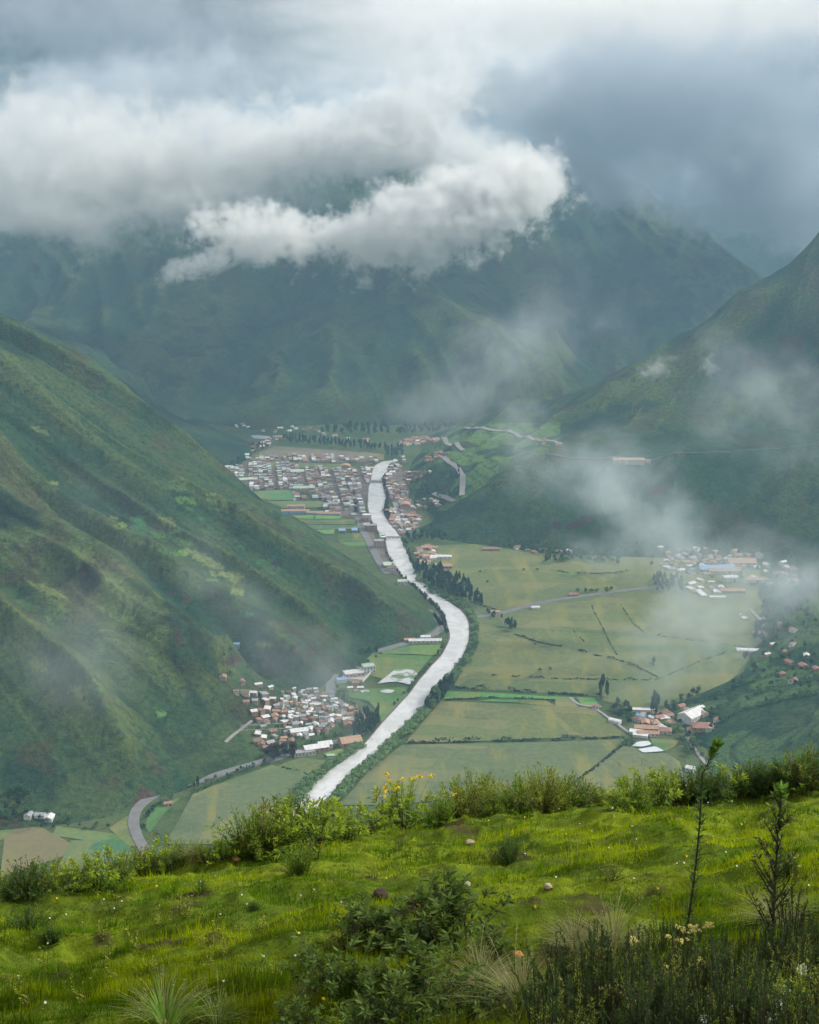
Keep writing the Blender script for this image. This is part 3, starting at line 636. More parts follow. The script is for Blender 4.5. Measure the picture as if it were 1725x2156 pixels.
def roof_geo(w, d, h, kind):
    o = .5; t = .22
    if kind == 'gable':
        r = d * .22; parts = []
        for s in (-1, 1):
            a = [(-w / 2 - o, 0, h + r + t + .06), (w / 2 + o, 0, h + r + t + .06), (w / 2 + o, s * (d / 2 + o), h - .1 + t), (-w / 2 - o, s * (d / 2 + o), h - .1 + t)]
            b_ = [(x, y, z - t) for x, y, z in a]
            parts.append((a + b_, [(0, 1, 2, 3), (7, 6, 5, 4), (0, 4, 5, 1), (1, 5, 6, 2), (2, 6, 7, 3), (3, 7, 4, 0)]))
        return join(parts)
    if kind == 'shed':
        r = d * .16
        a = [(-w / 2 - o, -d / 2 - o, h + .25), (w / 2 + o, -d / 2 - o, h + .25), (w / 2 + o, d / 2 + o, h + r + .25), (-w / 2 - o, d / 2 + o, h + r + .25)]
        b_ = [(x, y, h + .02) for x, y, z in a]
        return a + b_, [(0, 1, 2, 3), (7, 6, 5, 4), (0, 4, 5, 1), (1, 5, 6, 2), (2, 6, 7, 3), (3, 7, 4, 0)]
    if kind == 'hip':
        r = d * .25
        v = [(-w / 2 - o, -d / 2 - o, h), (w / 2 + o, -d / 2 - o, h), (w / 2 + o, d / 2 + o, h), (-w / 2 - o, d / 2 + o, h), (-w / 2 + d / 2, 0, h + r), (w / 2 - d / 2, 0, h + r)]
        v = v + [(x, y, z - .25) for x, y, z in v[:4]]
        return v, [(0, 1, 5, 4), (1, 2, 5), (2, 3, 4, 5), (3, 0, 4), (6, 7, 1, 0), (7, 8, 2, 1), (8, 9, 3, 2), (9, 6, 0, 3), (9, 8, 7, 6)]
    if kind == 'arch':
        n = 8; V = []; Fc = []
        for i in range(n + 1):
            a = math.pi * i / n; y = -math.cos(a) * (d / 2 + .3); z = h + math.sin(a) * d * .24
            V += [(-w / 2 - .3, y, z), (w / 2 + .3, y, z)]
        for i in range(n): Fc.append((2 * i, 2 * i + 1, 2 * i + 3, 2 * i + 2))
        Fc += [tuple(range(0, 2 * n + 2, 2)), tuple(reversed(range(1, 2 * n + 2, 2))), (0, 2 * n, 2 * n + 1, 1)]
        return V, Fc
    # flat roof with a low parapet
    t2 = .3; P_ = [boxv(-w / 2 - .1, w / 2 + .1, -d / 2 - .1, d / 2 + .1, h + .003, h + .25)]
    for (x0, x1, y0, y1) in ((-w / 2 - .1, w / 2 + .1, -d / 2 - .1, -d / 2 + .2), (-w / 2 - .1, w / 2 + .1, d / 2 - .2, d / 2 + .1), (-w / 2 - .1, -w / 2 + .2, -d / 2 + .2, d / 2 - .2), (w / 2 - .2, w / 2 + .1, -d / 2 + .2, d / 2 - .2)):
        P_.append(boxv(x0, x1, y0, y1, h + .25, h + .85))
    return join(P_)
_mc = {}
def cached(key, geo, mat, nm):
    kk = (nm, key, mat.name)
    if kk not in _mc:
        v, f = geo; lp = [i for q in f for i in q]; _mc[kk] = mesh_np(nm, v, lp, [len(q) for q in f], [mat])
    return _mc[kk]
SPECS = []
def spec(x, y, z, w_, d, h, kind, wc, rcn, rz, reg, sub=''):
    SPECS.append(dict(x=x, y=y, z=z, w=w_, d=d, h=h, kind=kind, wc=wc, rc=rcn, rz=rz, reg=reg, sub=sub))
def pick(lst): return lst[int(rng.integers(len(lst)))]
def rnd(a, b): return float(rng.uniform(a, b))
taken = []
def grid_fill(poly, ang, dx, dy, prob, reg, size, hs, kinds, wcs, rcs, subs):
    W = np.array([fl(*p) for p in poly]); c = W.mean(0); ca, sa = math.cos(ang), math.sin(ang)
    Rr = np.hypot(*(W - c).T).max(); us = [p[0] for p in poly]
    for i in range(int(-Rr / dx), int(Rr / dx) + 1):
        for j in range(int(-Rr / dy), int(Rr / dy) + 1):
            if rng.random() > prob: continue
            a = i * dx + rnd(-1, 1) * dx * .12; b_ = j * dy + rnd(-1, 1) * dy * .15
            if i % 6 == 0: continue
            x = c[0] + a * ca - b_ * sa; y = c[1] + a * sa + b_ * ca
            u, v = proj(x, y, FLOOR)
            if not inpoly(np.array([u]), np.array([v]), poly)[0]: continue
            g = float(ground_h(np.array([x]), np.array([y]))[0])
            if g > 40: continue
            f = (u - min(us)) / (max(us) - min(us) + 1)
            w_ = round(rnd(*size) * 2) / 2; d = round(rnd(.75, 1.05) * dy * .8 * 2) / 2
            spec(x, y, g + FLOOR, min(w_, dx * .97), min(d, dy * .9), pick(hs), pick(kinds), pick(wcs), pick(rcs), ang + rnd(-.03, .03), reg, subs[min(int(f * len(subs)), len(subs) - 1)])
def scatter(poly, n, dmin, reg, size, hs, kinds, wcs, rcs, subs, ang=0.3, jit_=.5, hill=True):
    us = [p[0] for p in poly]; vs = [p[1] for p in poly]; pts = []
    while len(pts) < n * 12:
        u = rnd(min(us), max(us)); v = rnd(min(vs), max(vs))
        if inpoly(np.array([u]), np.array([v]), poly)[0]: pts.append((u, v))
    H_ = hit(pts) if hill else np.array([(*fl(*p), FLOOR) for p in pts]); k_ = 0
    for (u, v), (x, y, z) in zip(pts, H_):
        if k_ >= n: break
        if any((x - a) ** 2 + (y - b_) ** 2 < dmin * dmin for a, b_ in taken): continue
        taken.append((x, y)); k_ += 1; f = (u - min(us)) / (max(us) - min(us) + 1)
        w_ = round(rnd(*size) * 2) / 2
        spec(x, y, z, w_, round(w_ * rnd(.6, .85) * 2) / 2, pick(hs), pick(kinds), pick(wcs), pick(rcs), ang + rnd(-jit_, jit_) + pick([0, 1.57]), reg, subs[min(int(f * len(subs)), len(subs) - 1)])
S3 = ['on the hill side', 'in the middle', 'on the river side']
town_w = ['adobe', 'brick', 'cream', 'white', 'pink', 'pink']; town_r = ['white', 'grey', 'green', 'brown', 'grey', 'brown', 'red', 'brown', 'green', 'grey']
grid_fill([(475, 988), (520, 975), (560, 973), (640, 985), (730, 990), (785, 980), (781, 1000), (774, 1033), (745, 1036), (742, 1075), (690, 1084), (680, 1048), (620, 1032), (560, 1034), (510, 1038), (480, 1005)], .12, 10.5, 12.5, .93, 'the big far town', (6, 10.5), [3, 3.5, 5, 5.5, 8], ['flat', 'flat', 'gable', 'shed'], town_w, town_r, S3)
grid_fill([(520, 963), (640, 958), (790, 966), (800, 975), (640, 974), (520, 970)], .12, 11, 14, .85, 'the row behind town', (6, 11), [3, 4, 5], ['flat', 'gable', 'shed'], town_w, town_r, S3)
grid_fill([(752, 1030), (774, 1035), (774, 1072), (782, 1100), (792, 1120), (806, 1135), (812, 1152), (816, 1180), (826, 1196), (812, 1192), (795, 1160), (775, 1120), (760, 1085), (753, 1050)], .1, 12, 16, .9, 'the town riverside strip', (8, 12), [4, 6, 9, 9], ['flat', 'flat', 'gable'], town_w, town_r, ['beside the road', 'beside the water'])
grid_fill(Z1([(715, 470), (890, 470), (890, 560), (900, 600), (720, 560)]), .12, 13, 15, .8, 'the block left of town road', (8, 13), [3, 6, 6], ['flat', 'gable'], town_w, town_r, ['on the field side', 'on the road side'])
grid_fill(Z1([(550, 470), (710, 480), (710, 500), (550, 500)]), .12, 13, 14, .8, 'the row between town and meadow', (8, 12), [3, 4], ['gable', 'shed'], town_w, town_r, S3[:2])
grid_fill(Z1([(775, 680), (930, 680), (935, 695), (780, 695)]), .12, 13, 16, .8, 'the farm row below town', (8, 12), [3, 4], ['gable', 'shed'], ['white', 'adobe'], ['white', 'blue', 'grey'], S3[:2])
scatter(Z1([(1085, 300), (1180, 250), (1200, 290), (1130, 340), (1110, 400), (1190, 430), (1200, 520), (1100, 520), (1060, 380)]), 60, 11, 'the quarter across', (8, 13), [3, 4, 6], ['gable', 'flat', 'gable'], town_w, ['red', 'orange', 'white', 'brown', 'grey'], ['beside the water', 'below the terraces'])
scatter(Z1([(1060, 560), (1130, 560), (1270, 600), (1260, 640), (1190, 700), (1150, 700), (1100, 640)]), 42, 12, 'the dark spur toe', (9, 14), [3, 4, 6], ['gable', 'gable', 'flat'], town_w, ['red', 'orange', 'white', 'grey'], ['beside the water', 'under the slope'])
scatter(Z1([(1180, 350), (1300, 330), (1340, 345), (1250, 390), (1170, 440)]), 26, 12, 'the lower zigzag hamlet', (8, 11), [3, 4], ['gable'], ['brick', 'adobe'], ['red', 'orange', 'brown', 'white'], ['near the river', 'near the road'])
scatter(Z1([(1280, 270), (1380, 230), (1440, 235), (1400, 260), (1300, 290)]), 18, 12, 'the upper zigzag hamlet', (8, 11), [3, 4], ['gable'], ['brick', 'adobe'], ['red', 'orange', 'brown'], ['near the river', 'near the road'])
scatter(Z1([(1280, 490), (1370, 510), (1390, 540), (1230, 560), (1220, 545)]), 12, 13, 'the houses under the terraces', (8, 11), [3], ['gable'], ['adobe'], ['red', 'white', 'orange'], ['near the river', 'near the spur'])
scatter(Z1([(1140, 175), (1220, 145), (1380, 150), (1360, 170), (1260, 190), (1150, 190)]), 34, 13, 'the valley head village', (10, 16), [3, 4], ['gable', 'hip'], ['white', 'brick'], ['red', 'orange', 'red', 'white'], S3[:2])
scatter(Z1([(330, 110), (520, 85), (640, 95), (860, 160), (1000, 150), (980, 175), (600, 110), (450, 115)]), 26, 25, 'the far mountain foot', (9, 15), [3, 4], ['gable'], ['white', 'adobe'], ['red', 'orange', 'white'], S3[:2])
scatter(Z1([(300, 205), (330, 180), (420, 150), (480, 160), (420, 185), (330, 225), (310, 240)]), 14, 15, 'the houses behind the grey field', (9, 15), [3, 4], ['gable'], ['adobe'], ['orange', 'brown', 'white'], S3[:2])
scatter(Z1([(180, 80), (260, 65), (280, 90), (200, 90)]), 5, 15, 'the houses under the rocky spur', (8, 12), [3], ['gable'], ['adobe'], ['red', 'white'], S3[:1])
# near village on the left bank
vil_r = ['white', 'white', 'grey', 'brown', 'red', 'white', 'brown', 'orange', 'white', 'grey']
scatter(Z2([(455, 495), (540, 490), (660, 530), (700, 560), (690, 640), (600, 680), (560, 620), (500, 540)]), 26, 10.5, 'the near riverside village', (7, 11), [2.6, 3, 4.5], ['gable', 'gable', 'shed'], ['adobe', 'brick', 'cream'], vil_r, ['on the hill side'])
scatter(Z2([(700, 490), (850, 485), (960, 500), (1000, 560), (1010, 640), (960, 700), (850, 740), (720, 720), (690, 600)]), 130, 7.2, 'the near riverside village', (4.5, 8), [2.6, 3, 4.5, 5.5], ['gable', 'gable', 'shed', 'flat'], ['adobe', 'brick', 'cream', 'white'], vil_r, ['in the back half', 'in the crowded middle', 'beside the poplars'])
scatter(Z2([(560, 715), (700, 700), (760, 740), (740, 780), (620, 800), (570, 760)]), 22, 10, 'the near riverside village', (7, 11), [2.6, 3], ['gable', 'shed'], ['adobe', 'brick'], vil_r, ['at the roadside end'])
scatter(Z2([(1020, 560), (1110, 600), (1110, 660), (1040, 680), (1000, 640)]), 11, 11, 'the near riverside village', (9, 14), [3, 4], ['gable'], ['brick', 'cream'], ['red', 'white', 'orange', 'red'], ['beside the poplars'])
scatter(Z2([(350, 425), (410, 395), (420, 430), (520, 440), (650, 470), (680, 490), (560, 480), (400, 465)]), 10, 14, 'the near riverside village', (7, 10), [3], ['gable'], ['adobe', 'white'], ['white', 'red', 'white'], ['up the slope'])
scatter(Z2([(1060, 470), (1130, 465), (1130, 500), (1060, 500)]), 4, 12, 'the flooded field by the yard', (6, 9), [3], ['gable'], ['adobe'], ['white', 'red'], ['on one side'])
# mist-veiled village on the right of the plain
scatter(Z3([(1070, 560), (1240, 560), (1430, 580), (1440, 640), (1380, 670), (1260, 670), (1090, 650)]), 56, 14, 'the mist-veiled village', (9, 15), [3, 4], ['gable', 'hip'], ['white', 'cream', 'brick'], ['red', 'orange', 'white', 'grey'], ['on the near side', 'in the middle', 'under the slope'])
scatter(Z3([(1480, 580), (1560, 590), (1640, 640), (1640, 700), (1480, 720), (1440, 660)]), 13, 20, 'the wooded village edge', (9, 15), [3, 4], ['gable'], ['white', 'cream'], ['red', 'orange', 'white'], S3[:2])
scatter(Z3([(1190, 690), (1250, 690), (1350, 720), (1300, 745), (1180, 740)]), 9, 16, 'the sheds at the big field corner', (10, 18), [3], ['gable', 'flat'], ['white', 'cream'], ['white', 'orange', 'white'], S3[:1])
scatter(Z3([(440, 560), (470, 545), (560, 570), (700, 570), (690, 585), (560, 582)]), 11, 16, 'the dark slope foot', (9, 14), [3, 4], ['gable'], ['brick', 'white'], ['red', 'white', 'brown'], ['near the river', 'farther off'])
scatter(Z3([(60, 570), (140, 545), (150, 600), (100, 640), (70, 610)]), 16, 13, 'the grove cluster', (9, 14), [3, 4, 6], ['gable'], ['white', 'brick'], ['red', 'white', 'orange'], ['near the river', 'near the field'])
# right-hand slope above the ponds
scatter(Z4([(955, 290), (1000, 270), (1100, 260), (1120, 300), (1080, 340), (1050, 310), (1000, 310)]), 13, 12, 'the farm by the two ponds', (8, 14), [3, 4], ['gable', 'hip'], ['cream', 'brick'], ['red', 'orange', 'white', 'brown'], ['on the field side', 'on the lane side'])
scatter(Z4([(1140, 215), (1200, 330), (1190, 350), (1260, 345), (1320, 290), (1180, 250)]), 7, 20, 'the farms along the winding lane', (8, 13), [3, 4], ['gable'], ['cream', 'brick'], ['red', 'orange', 'red'], ['on one side'])
scatter([(1540, 1290), (1700, 1330), (1720, 1420), (1650, 1450), (1600, 1400), (1640, 1350), (1560, 1440), (1545, 1425), (1620, 1380)], 15, 22, 'the wooded slope', (9, 13), [3, 4], ['gable'], ['white', 'brick'], ['red', 'orange', 'white'], ['near the plain', 'up the slope'])
scatter([(55, 1712), (120, 1718), (118, 1730), (60, 1726)], 5, 11, 'the hamlet in the side valley', (9, 12), [3], ['gable'], ['white'], ['white', 'white', 'grey'], ['on one side'])
scatter([(1130, 925), (1180, 932), (1180, 940), (1140, 938)], 4, 14, 'the bend of the high road', (10, 16), [4], ['gable'], ['cream'], ['orange', 'red'], ['on one side'])

def area(s): return (s['w'] * (s['h'] + s['d'] * .3)) / s['y'] ** 2
def vis(s):
    u, v = proj(s['x'], s['y'], s['z'] + s['h'])
    if not (-10 < u < 1735): return False
    hh = hit([(u, v)]); return hh[0, 1] > s['y'] - 25
# keep those in sight, the larger ones one by one
U_, V_ = proj(np.array([s['x'] for s in SPECS]), np.array([s['y'] for s in SPECS]), np.array([s['z'] + s['h'] for s in SPECS]))
HH = hit(np.stack([U_, V_], 1)); seen = [i for i, s in enumerate(SPECS) if HH[i, 1] > s['y'] - 30 and -5 < U_[i] < 1730]
seen.sort(key=lambda i: -area(SPECS[i])); NIND = 272
indiv = seen[:NIND]; restl = seen[NIND:]
ROOFW = {'white': 'white tin', 'grey': 'grey tin', 'red': 'red-tiled', 'orange': 'orange-tiled', 'brown': 'brown-tiled', 'green': 'pale green', 'blue': 'blue-roofed'}
keyd = {}
for i in indiv:
    s = SPECS[i]; rw = ROOFW[s['rc']]; rw = rw if rw.endswith('d') else rw + '-roofed'
    sz = 'long' if s['w'] > 11.5 else 'tall' if s['h'] > 4 else 'small' if s['w'] < 8.5 else 'low'
    s['lab'] = (sz, rw.replace(' ', '-') if False else rw); keyd.setdefault((s['lab'], s['reg'], s['sub']), []).append(i)
for key, ids in keyd.items():
    ids.sort(key=lambda i: U_[i])
    for n, i in enumerate(ids):
        (sz, rw), reg, sub = key; s = SPECS[i]
        pre = f"{sz} {rw} house {sub} of {reg}"
        if len(ids) > 1: pre = f"{ordw(n + 1)} {sz} {rw} house from the left {sub} of {reg}"
        words = pre.split(); s['label'] = ' '.join(words) if len(words) <= 16 else ' '.join(pre.replace(' from the left', '').split()[:16])
def place_house(s):
    key = (s['w'], s['d'], s['h'], s['kind'])
    e_ = empty('house', (s['x'], s['y'], s['z']), s['rz']); g = s['reg'][4:] if s['reg'].startswith('the ') else s['reg']
    tag(e_, s['label'][0].upper() + s['label'][1:] if False else s['label'], 'house', 'houses of ' + g)
    link('wall', cached(key, wall_geo(*key), WALLS[s['wc']], 'wall'), e_); link('roof', cached(key, roof_geo(*key), ROOFS[s['rc']], 'roof'), e_)
    if s['h'] >= 4.5 or s['w'] > 12:
        nwin = int(s['w'] // 3.2)
        for i in range(nwin):
            x = (i + .5) * s['w'] / nwin - s['w'] / 2
            sg = math.cos(s['rz']) >= 0
            y = (-s['d'] / 2 - .04) if math.cos(s['rz']) > -.1 else (s['d'] / 2 + .04)
            me = cached((round(y, 2), s['h']), join([boxv(-.55, .55, y - .03, y + .03, zf + .9, zf + 2.1) for zf in ([0] if s['h'] < 4.5 else [0, s['h'] / 2])][:1]), m_glass, 'window')
            wo_ = link('window', me, e_); wo_.location = (x, 0, 0)
for i in indiv: place_house(SPECS[i])
# all the smaller, farther houses as one mass
V = []; Fc = []; MI = []; mats = list(WALLS.values()) + list(ROOFS.values()); wk = list(WALLS); rk = list(ROOFS)
for i in restl:
    s = SPECS[i]; c_, s_ = math.cos(s['rz']), math.sin(s['rz'])
    for geo, mi in ((wall_geo(s['w'], s['d'], s['h'], s['kind']), wk.index(s['wc'])), (roof_geo(s['w'], s['d'], s['h'], s['kind']), len(wk) + rk.index(s['rc']))):
        b0 = len(V); V += [(s['x'] + x * c_ - y * s_, s['y'] + x * s_ + y * c_, s['z'] + z) for x, y, z in geo[0]]
        for q in geo[1]: Fc.append(tuple(j + b0 for j in q)); MI.append(mi)
me = mesh_np('far_houses', V, [i for q in Fc for i in q], [len(q) for q in Fc], mats, midx=MI)
tag(link('far_houses', me), 'mass of tiny houses filling the far town beside the river bend', 'houses', kind='stuff')

# ---- larger buildings, one by one: base point, width, depth, height, roof, colours, windows
def building(name, u, v, w_, d, h, kind, wc, rcn, label, rz=0.0, nwin=0, onfloor=True, storeys=1, door=True, group=None):
    if onfloor: x, y = fl(u, v); z = FLOOR + .5
    else: x, y, z = hit([(u, v)])[0]
    e_ = empty(name, (x, y, z), rz); tag(e_, label, name.replace('_', ' '), group)
    link('wall', cached((w_, d, h, kind), wall_geo(w_, d, h, kind), WALLS[wc], 'wall'), e_)
    link('roof', cached((w_, d, h, kind), roof_geo(w_, d, h, kind), ROOFS[rcn], 'roof'), e_)
    for s_ in range(storeys):
        for i in range(nwin):
            xx = (i + .5) * w_ / nwin - w_ / 2
            if door and s_ == 0 and i == nwin // 2: continue
            hh = h / storeys; me = cached((hh, d, s_), boxv(-.7, .7, -d / 2 - .08, -d / 2 - .01, s_ * hh + hh * .35, s_ * hh + hh * .8), m_glass, 'window')
            o_ = link('window', me, e_); o_.location = (xx, 0, 0)
    if door and nwin:
        xx = (nwin // 2 + .5) * w_ / nwin - w_ / 2
        o_ = link('door', cached((d, 'door'), boxv(-.8, .8, -d / 2 - .08, -d / 2 - .01, 0, 2.2), m_glass, 'door'), e_); o_.location = (xx, 0, 0)
    return e_
def B1(p): return Z1([p])[0]
def B2(p): return Z2([p])[0]
def B3(p): return Z3([p])[0]
def B4(p): return Z4([p])[0]
building('warehouse', *B2((1160, 385)), 17, 14, 10, 'flat', 'white', 'green', 'white two-storey block at the corner of the walled yard', .3, 4, storeys=2)
building('canopy_building', *B2((1082, 402)), 28, 16, 5, 'flat', 'pink', 'white', 'low hall with pale flat roof inside the walled yard', .3, 5)
building('shed', *B2((1015, 435)), 14, 9, 4, 'gable', 'white', 'blue', 'blue-roofed shed beside the road bend at the yard', .4)
building('house', *B2((1090, 448)), 10, 8, 3, 'gable', 'brick', 'red', 'red-roofed house just below the walled yard', .2)
building('shed', *B2((1460, 228)), 48, 9, 4, 'gable', 'cream', 'white', 'long pale shed between river road and bright green field', .05, 8)
building('shed', *B2((1378, 222)), 16, 8, 3.5, 'gable', 'brick', 'orange', 'tan-roofed shed at the end of the long pale shed', .1)
building('house', *B2((1462, 210)), 14, 8, 4.5, 'gable', 'white', 'white', 'white house behind the long pale shed', .1)
building('warehouse', *B2((880, 800)), 30, 14, 5, 'gable', 'brick', 'white', 'white-roofed brick hall beside the highway below the village', .35, 5)
building('warehouse', *B2((928, 782)), 17, 12, 5, 'gable', 'white', 'white', 'smaller white-roofed hall next to the brick hall', .35, 3)
building('warehouse', *B2((820, 822)), 26, 10, 4, 'flat', 'cream', 'grey', 'long low block with grey roof at the highway', .3, 6)
building('barn', *B2((1062, 768)), 26, 20, 6, 'gable', 'brick', 'orange', 'big tan-roofed barn in front of the dark poplar grove', .35, 4)
building('shed', *B2((960, 835)), 9, 4, 2.5, 'gable', 'bluewall', 'green', 'small turquoise shed in the light green meadow', .1)
building('shed', *B2((1072, 648)), 22, 9, 4, 'gable', 'white', 'white', 'white-roofed shed at the village end beside the poplars', -.1, 4)
building('shed', *B2((790, 708)), 22, 12, 4, 'gable', 'white', 'white', 'large white roof at the front of the crowded village', .3, 3)
building('chapel', *B2((458, 250)), 9, 6, 5, 'gable', 'bluewall', 'blue', 'tiny blue and white shrine alone on the hillside spur', .2, 2, onfloor=False)
building('house', *B2((705, 490))[:2], 12, 6, 3, 'gable', 'adobe', 'red', 'long terracotta roof under the cliff above the village', .1)
building('school', *B1((550, 583)), 56, 12, 6.5, 'gable', 'bluewall', 'orange', 'blue-walled school block with tan roof at the meadow edge', .0, 10, storeys=2)
building('school', *B1((555, 562)), 34, 10, 9, 'gable', 'cream', 'orange', 'taller tan-roofed wing behind the blue school block', .0, 6, storeys=2)
building('school', *B1((662, 588)), 34, 10, 5, 'gable', 'bluewall', 'orange', 'short blue school wing with tan roof in the middle', .0, 6)
building('school', *B1((745, 590)), 44, 10, 4, 'gable', 'bluewall', 'orange', 'low blue school wing nearest the town road', -.03, 8)
building('hall', *B1((1180, 548)), 26, 22, 6, 'arch', 'pink', 'orange', 'hall with round tan roof across the river', 1.6, 0)
building('hall', *B1((838, 325)), 22, 22, 6, 'arch', 'pink', 'orange', 'hall with round tan roof at the back of town', 1.6, 0)
building('market_hall', *B1((600, 448)), 46, 16, 6, 'gable', 'cream', 'green', 'long pale green roof at the front edge of town', .05, 6)
building('market_hall', *B1((245, 400)), 48, 14, 6, 'gable', 'cream', 'green', 'long pale green roof at the hill end of town', .25, 6)
building('market_hall', *B1((560, 352)), 30, 16, 6, 'gable', 'cream', 'green', 'wide green roof at the back row of town', .1, 4)
building('apartment_block', *B1((962, 622)), 16, 14, 12, 'flat', 'white', 'white', 'white four-storey block on the river bank', .05, 4, storeys=4)
building('apartment_block', *B1((985, 680)), 22, 14, 11, 'flat', 'brick', 'grey', 'brown three-storey block beside the town road', .1, 5, storeys=3)
building('apartment_block', *B1((1030, 775)), 18, 16, 13, 'flat', 'pink', 'grey', 'narrow brown four-storey block near the river trees', .1, 4, storeys=4)
building('sports_hall', *B1((1088, 890)), 20, 24, 6, 'flat', 'pink', 'green', 'hall with flat green roof at the end of the riverside strip', .1, 4)
building('house', *B1((1098, 912)), 16, 10, 6, 'hip', 'white', 'brown', 'brown-roofed white house below the green-roofed hall', .1, 4, storeys=2)
building('warehouse', *B1((1165, 985)), 16, 14, 5, 'flat', 'white', 'green', 'pale warehouse half hidden by the slope at the river', .1, 3)
building('shed', *B1((460, 150)), 34, 12, 5, 'gable', 'cream', 'orange', 'long tan shed behind the grey field', .1, 5)
building('hotel', *B3((940, 207)), 60, 14, 7, 'gable', 'cream', 'orange', 'long tan-roofed hotel on the shaded hillside below the high road', 0, 10, onfloor=False, storeys=2)
building('house', *B3((1015, 203)), 14, 8, 3, 'gable', 'cream', 'red', 'small red roof beside the hillside hotel', 0, 2, onfloor=False)
building('sports_hall', *B3((1303, 653)), 60, 22, 6, 'gable', 'bluewall', 'blue', 'long blue roof in the misty village', 0, 6)
building('school', *B3((1333, 663)), 52, 14, 6, 'gable', 'cream', 'orange', 'long orange roof just below the blue roof', 0, 8, storeys=2)
building('school', *B3((1405, 628)), 48, 26, 7, 'gable', 'cream', 'orange', 'large orange roof at the back of the misty village', 0, 6, storeys=2)
building('house', *B3((1358, 697)), 24, 12, 9, 'gable', 'white', 'white', 'white three-storey house standing alone among trees', 0, 5, storeys=3)
building('house', *B3((1472, 702)), 36, 12, 7, 'gable', 'white', 'orange', 'long white two-storey house with orange roof', -.1, 7, storeys=2)
building('house', *B3((1368, 740)), 40, 12, 4, 'gable', 'brick', 'orange', 'long orange-roofed range below the white house', 0, 8)
building('house', *B3((1626, 705)), 22, 12, 6, 'hip', 'cream', 'orange', 'orange-roofed villa highest on the wooded slope', 0, 4, onfloor=False, storeys=2)
building('shed', *B3((1400, 835)), 3, 2, 2, 'gable', 'white', 'white', 'tiny pale hut in the middle of the misty field', 0)
building('greenhouse', *B3((1437, 985)), 36, 10, 2.5, 'arch', 'white', 'white', 'long white greenhouse at the far corner of the misty field', -.1)
building('greenhouse', *B3((1306, 765)), 26, 7, 2.5, 'arch', 'white', 'white', 'long white tunnel at the upper edge of the misty field', 0)
building('greenhouse', *B3((1240, 752)), 9, 22, 2.5, 'shed', 'white', 'white', 'white tunnel turned towards the big field', .3)
building('shed', *B3((558, 808)), 13, 7, 3, 'gable', 'white', 'white', 'small white shed beside the field road', .1)
building('shed', *B3((714, 755)), 15, 9, 3.5, 'gable', 'brick', 'red', 'red-roofed shed halfway along the field road', .1)
building('shed', *B3((393, 826)), 14, 8, 3, 'gable', 'cream', 'orange', 'orange-roofed shed near the river grove', .1)
building('shed', *B3((375, 567)), 30, 8, 3, 'gable', 'brick', 'red', 'long thin red roof at the foot of the dark slope', 0, 5)
building('warehouse', *B3((170, 600)), 38, 14, 4, 'flat', 'white', 'white', 'long white walled building beside the upper field', -.05, 5)
building('house', *B3((180, 638)), 30, 14, 4, 'gable', 'brick', 'orange', 'wide orange-roofed house by the grove', -.05, 5)
building('house', *B3((176, 655)), 10, 7, 3, 'gable', 'cream', 'orange', 'small orange house just below the wide one', 0, 2)
building('house', *B3((115, 562)), 22, 12, 4, 'gable', 'brick', 'orange', 'tan roof at the upper corner of the plain', -.05, 3)
building('barn', *B4((1200, 282)), 30, 22, 7, 'gable', 'white', 'white', 'big white barn on the slope above the winding lane', .75, 5, onfloor=False)
building('barn', *B4((1232, 250)), 12, 8, 5, 'gable', 'white', 'white', 'small white annex behind the big white barn', .75, 0, onfloor=False)
building('house', *B4((1246, 322)), 26, 18, 4, 'hip', 'brick', 'red', 'large terracotta-roofed house below the big white barn', -.1, 4, onfloor=False)
building('greenhouse', *B4((885, 300)), 15, 8, 3, 'arch', 'white', 'white', 'rounded white tent beside the farm lane', -.6)
building('greenhouse', *B4((985, 252)), 44, 5, 2.5, 'shed', 'white', 'white', 'long thin white tunnel behind the pond farm', -.08)
building('greenhouse', *B4((990, 278)), 13, 6, 3, 'shed', 'white', 'blue', 'small slanted blue-grey roof behind the pond farm', -.6)
building('farmhouse', *B4((1015, 330)), 30, 12, 4, 'gable', 'brick', 'orange', 'long tan roof at the heart of the pond farm', -.1, 5)
building('farmhouse', *B4((1022, 352)), 26, 10, 4, 'gable', 'cream', 'orange', 'tan-roofed range closest to the two ponds', -.1, 5)
building('greenhouse', *B4((972, 345)), 16, 7, 3, 'shed', 'white', 'white', 'upper of the slanted white roofs at the pond farm', -.3)
building('greenhouse', *B4((990, 358)), 18, 7, 3, 'shed', 'white', 'white', 'lower of the slanted white roofs at the pond farm', -.3)
building('house', *B4((1090, 340)), 16, 12, 4, 'hip', 'cream', 'red', 'red-roofed house between pond farm and lane', -.1, 3)
building('house', *B4((1085, 282)), 26, 9, 3.5, 'gable', 'brick', 'red', 'long red roof behind the tall farm trees', .4, 3)
building('gatehouse', *B4((805, 240)), 9, 6, 4, 'gable', 'white', 'red', 'white gatehouse at the corner of the bright green strip', -.1, 2)
building('house', *B4((1195, 497)), 10, 8, 4, 'gable', 'white', 'white', 'white house just above the foreground bushes', -.5, 2)
building('shed', 354, 1696, 9, 6, 3, 'gable', 'brick', 'red', 'lone red-roofed shed in the field beside the road curve', .3, 2)
building('shed', 323, 1668, 10, 4, 3, 'gable', 'white', 'white', 'small white shed at the inside of the road curve', .1, 0, onfloor=True)
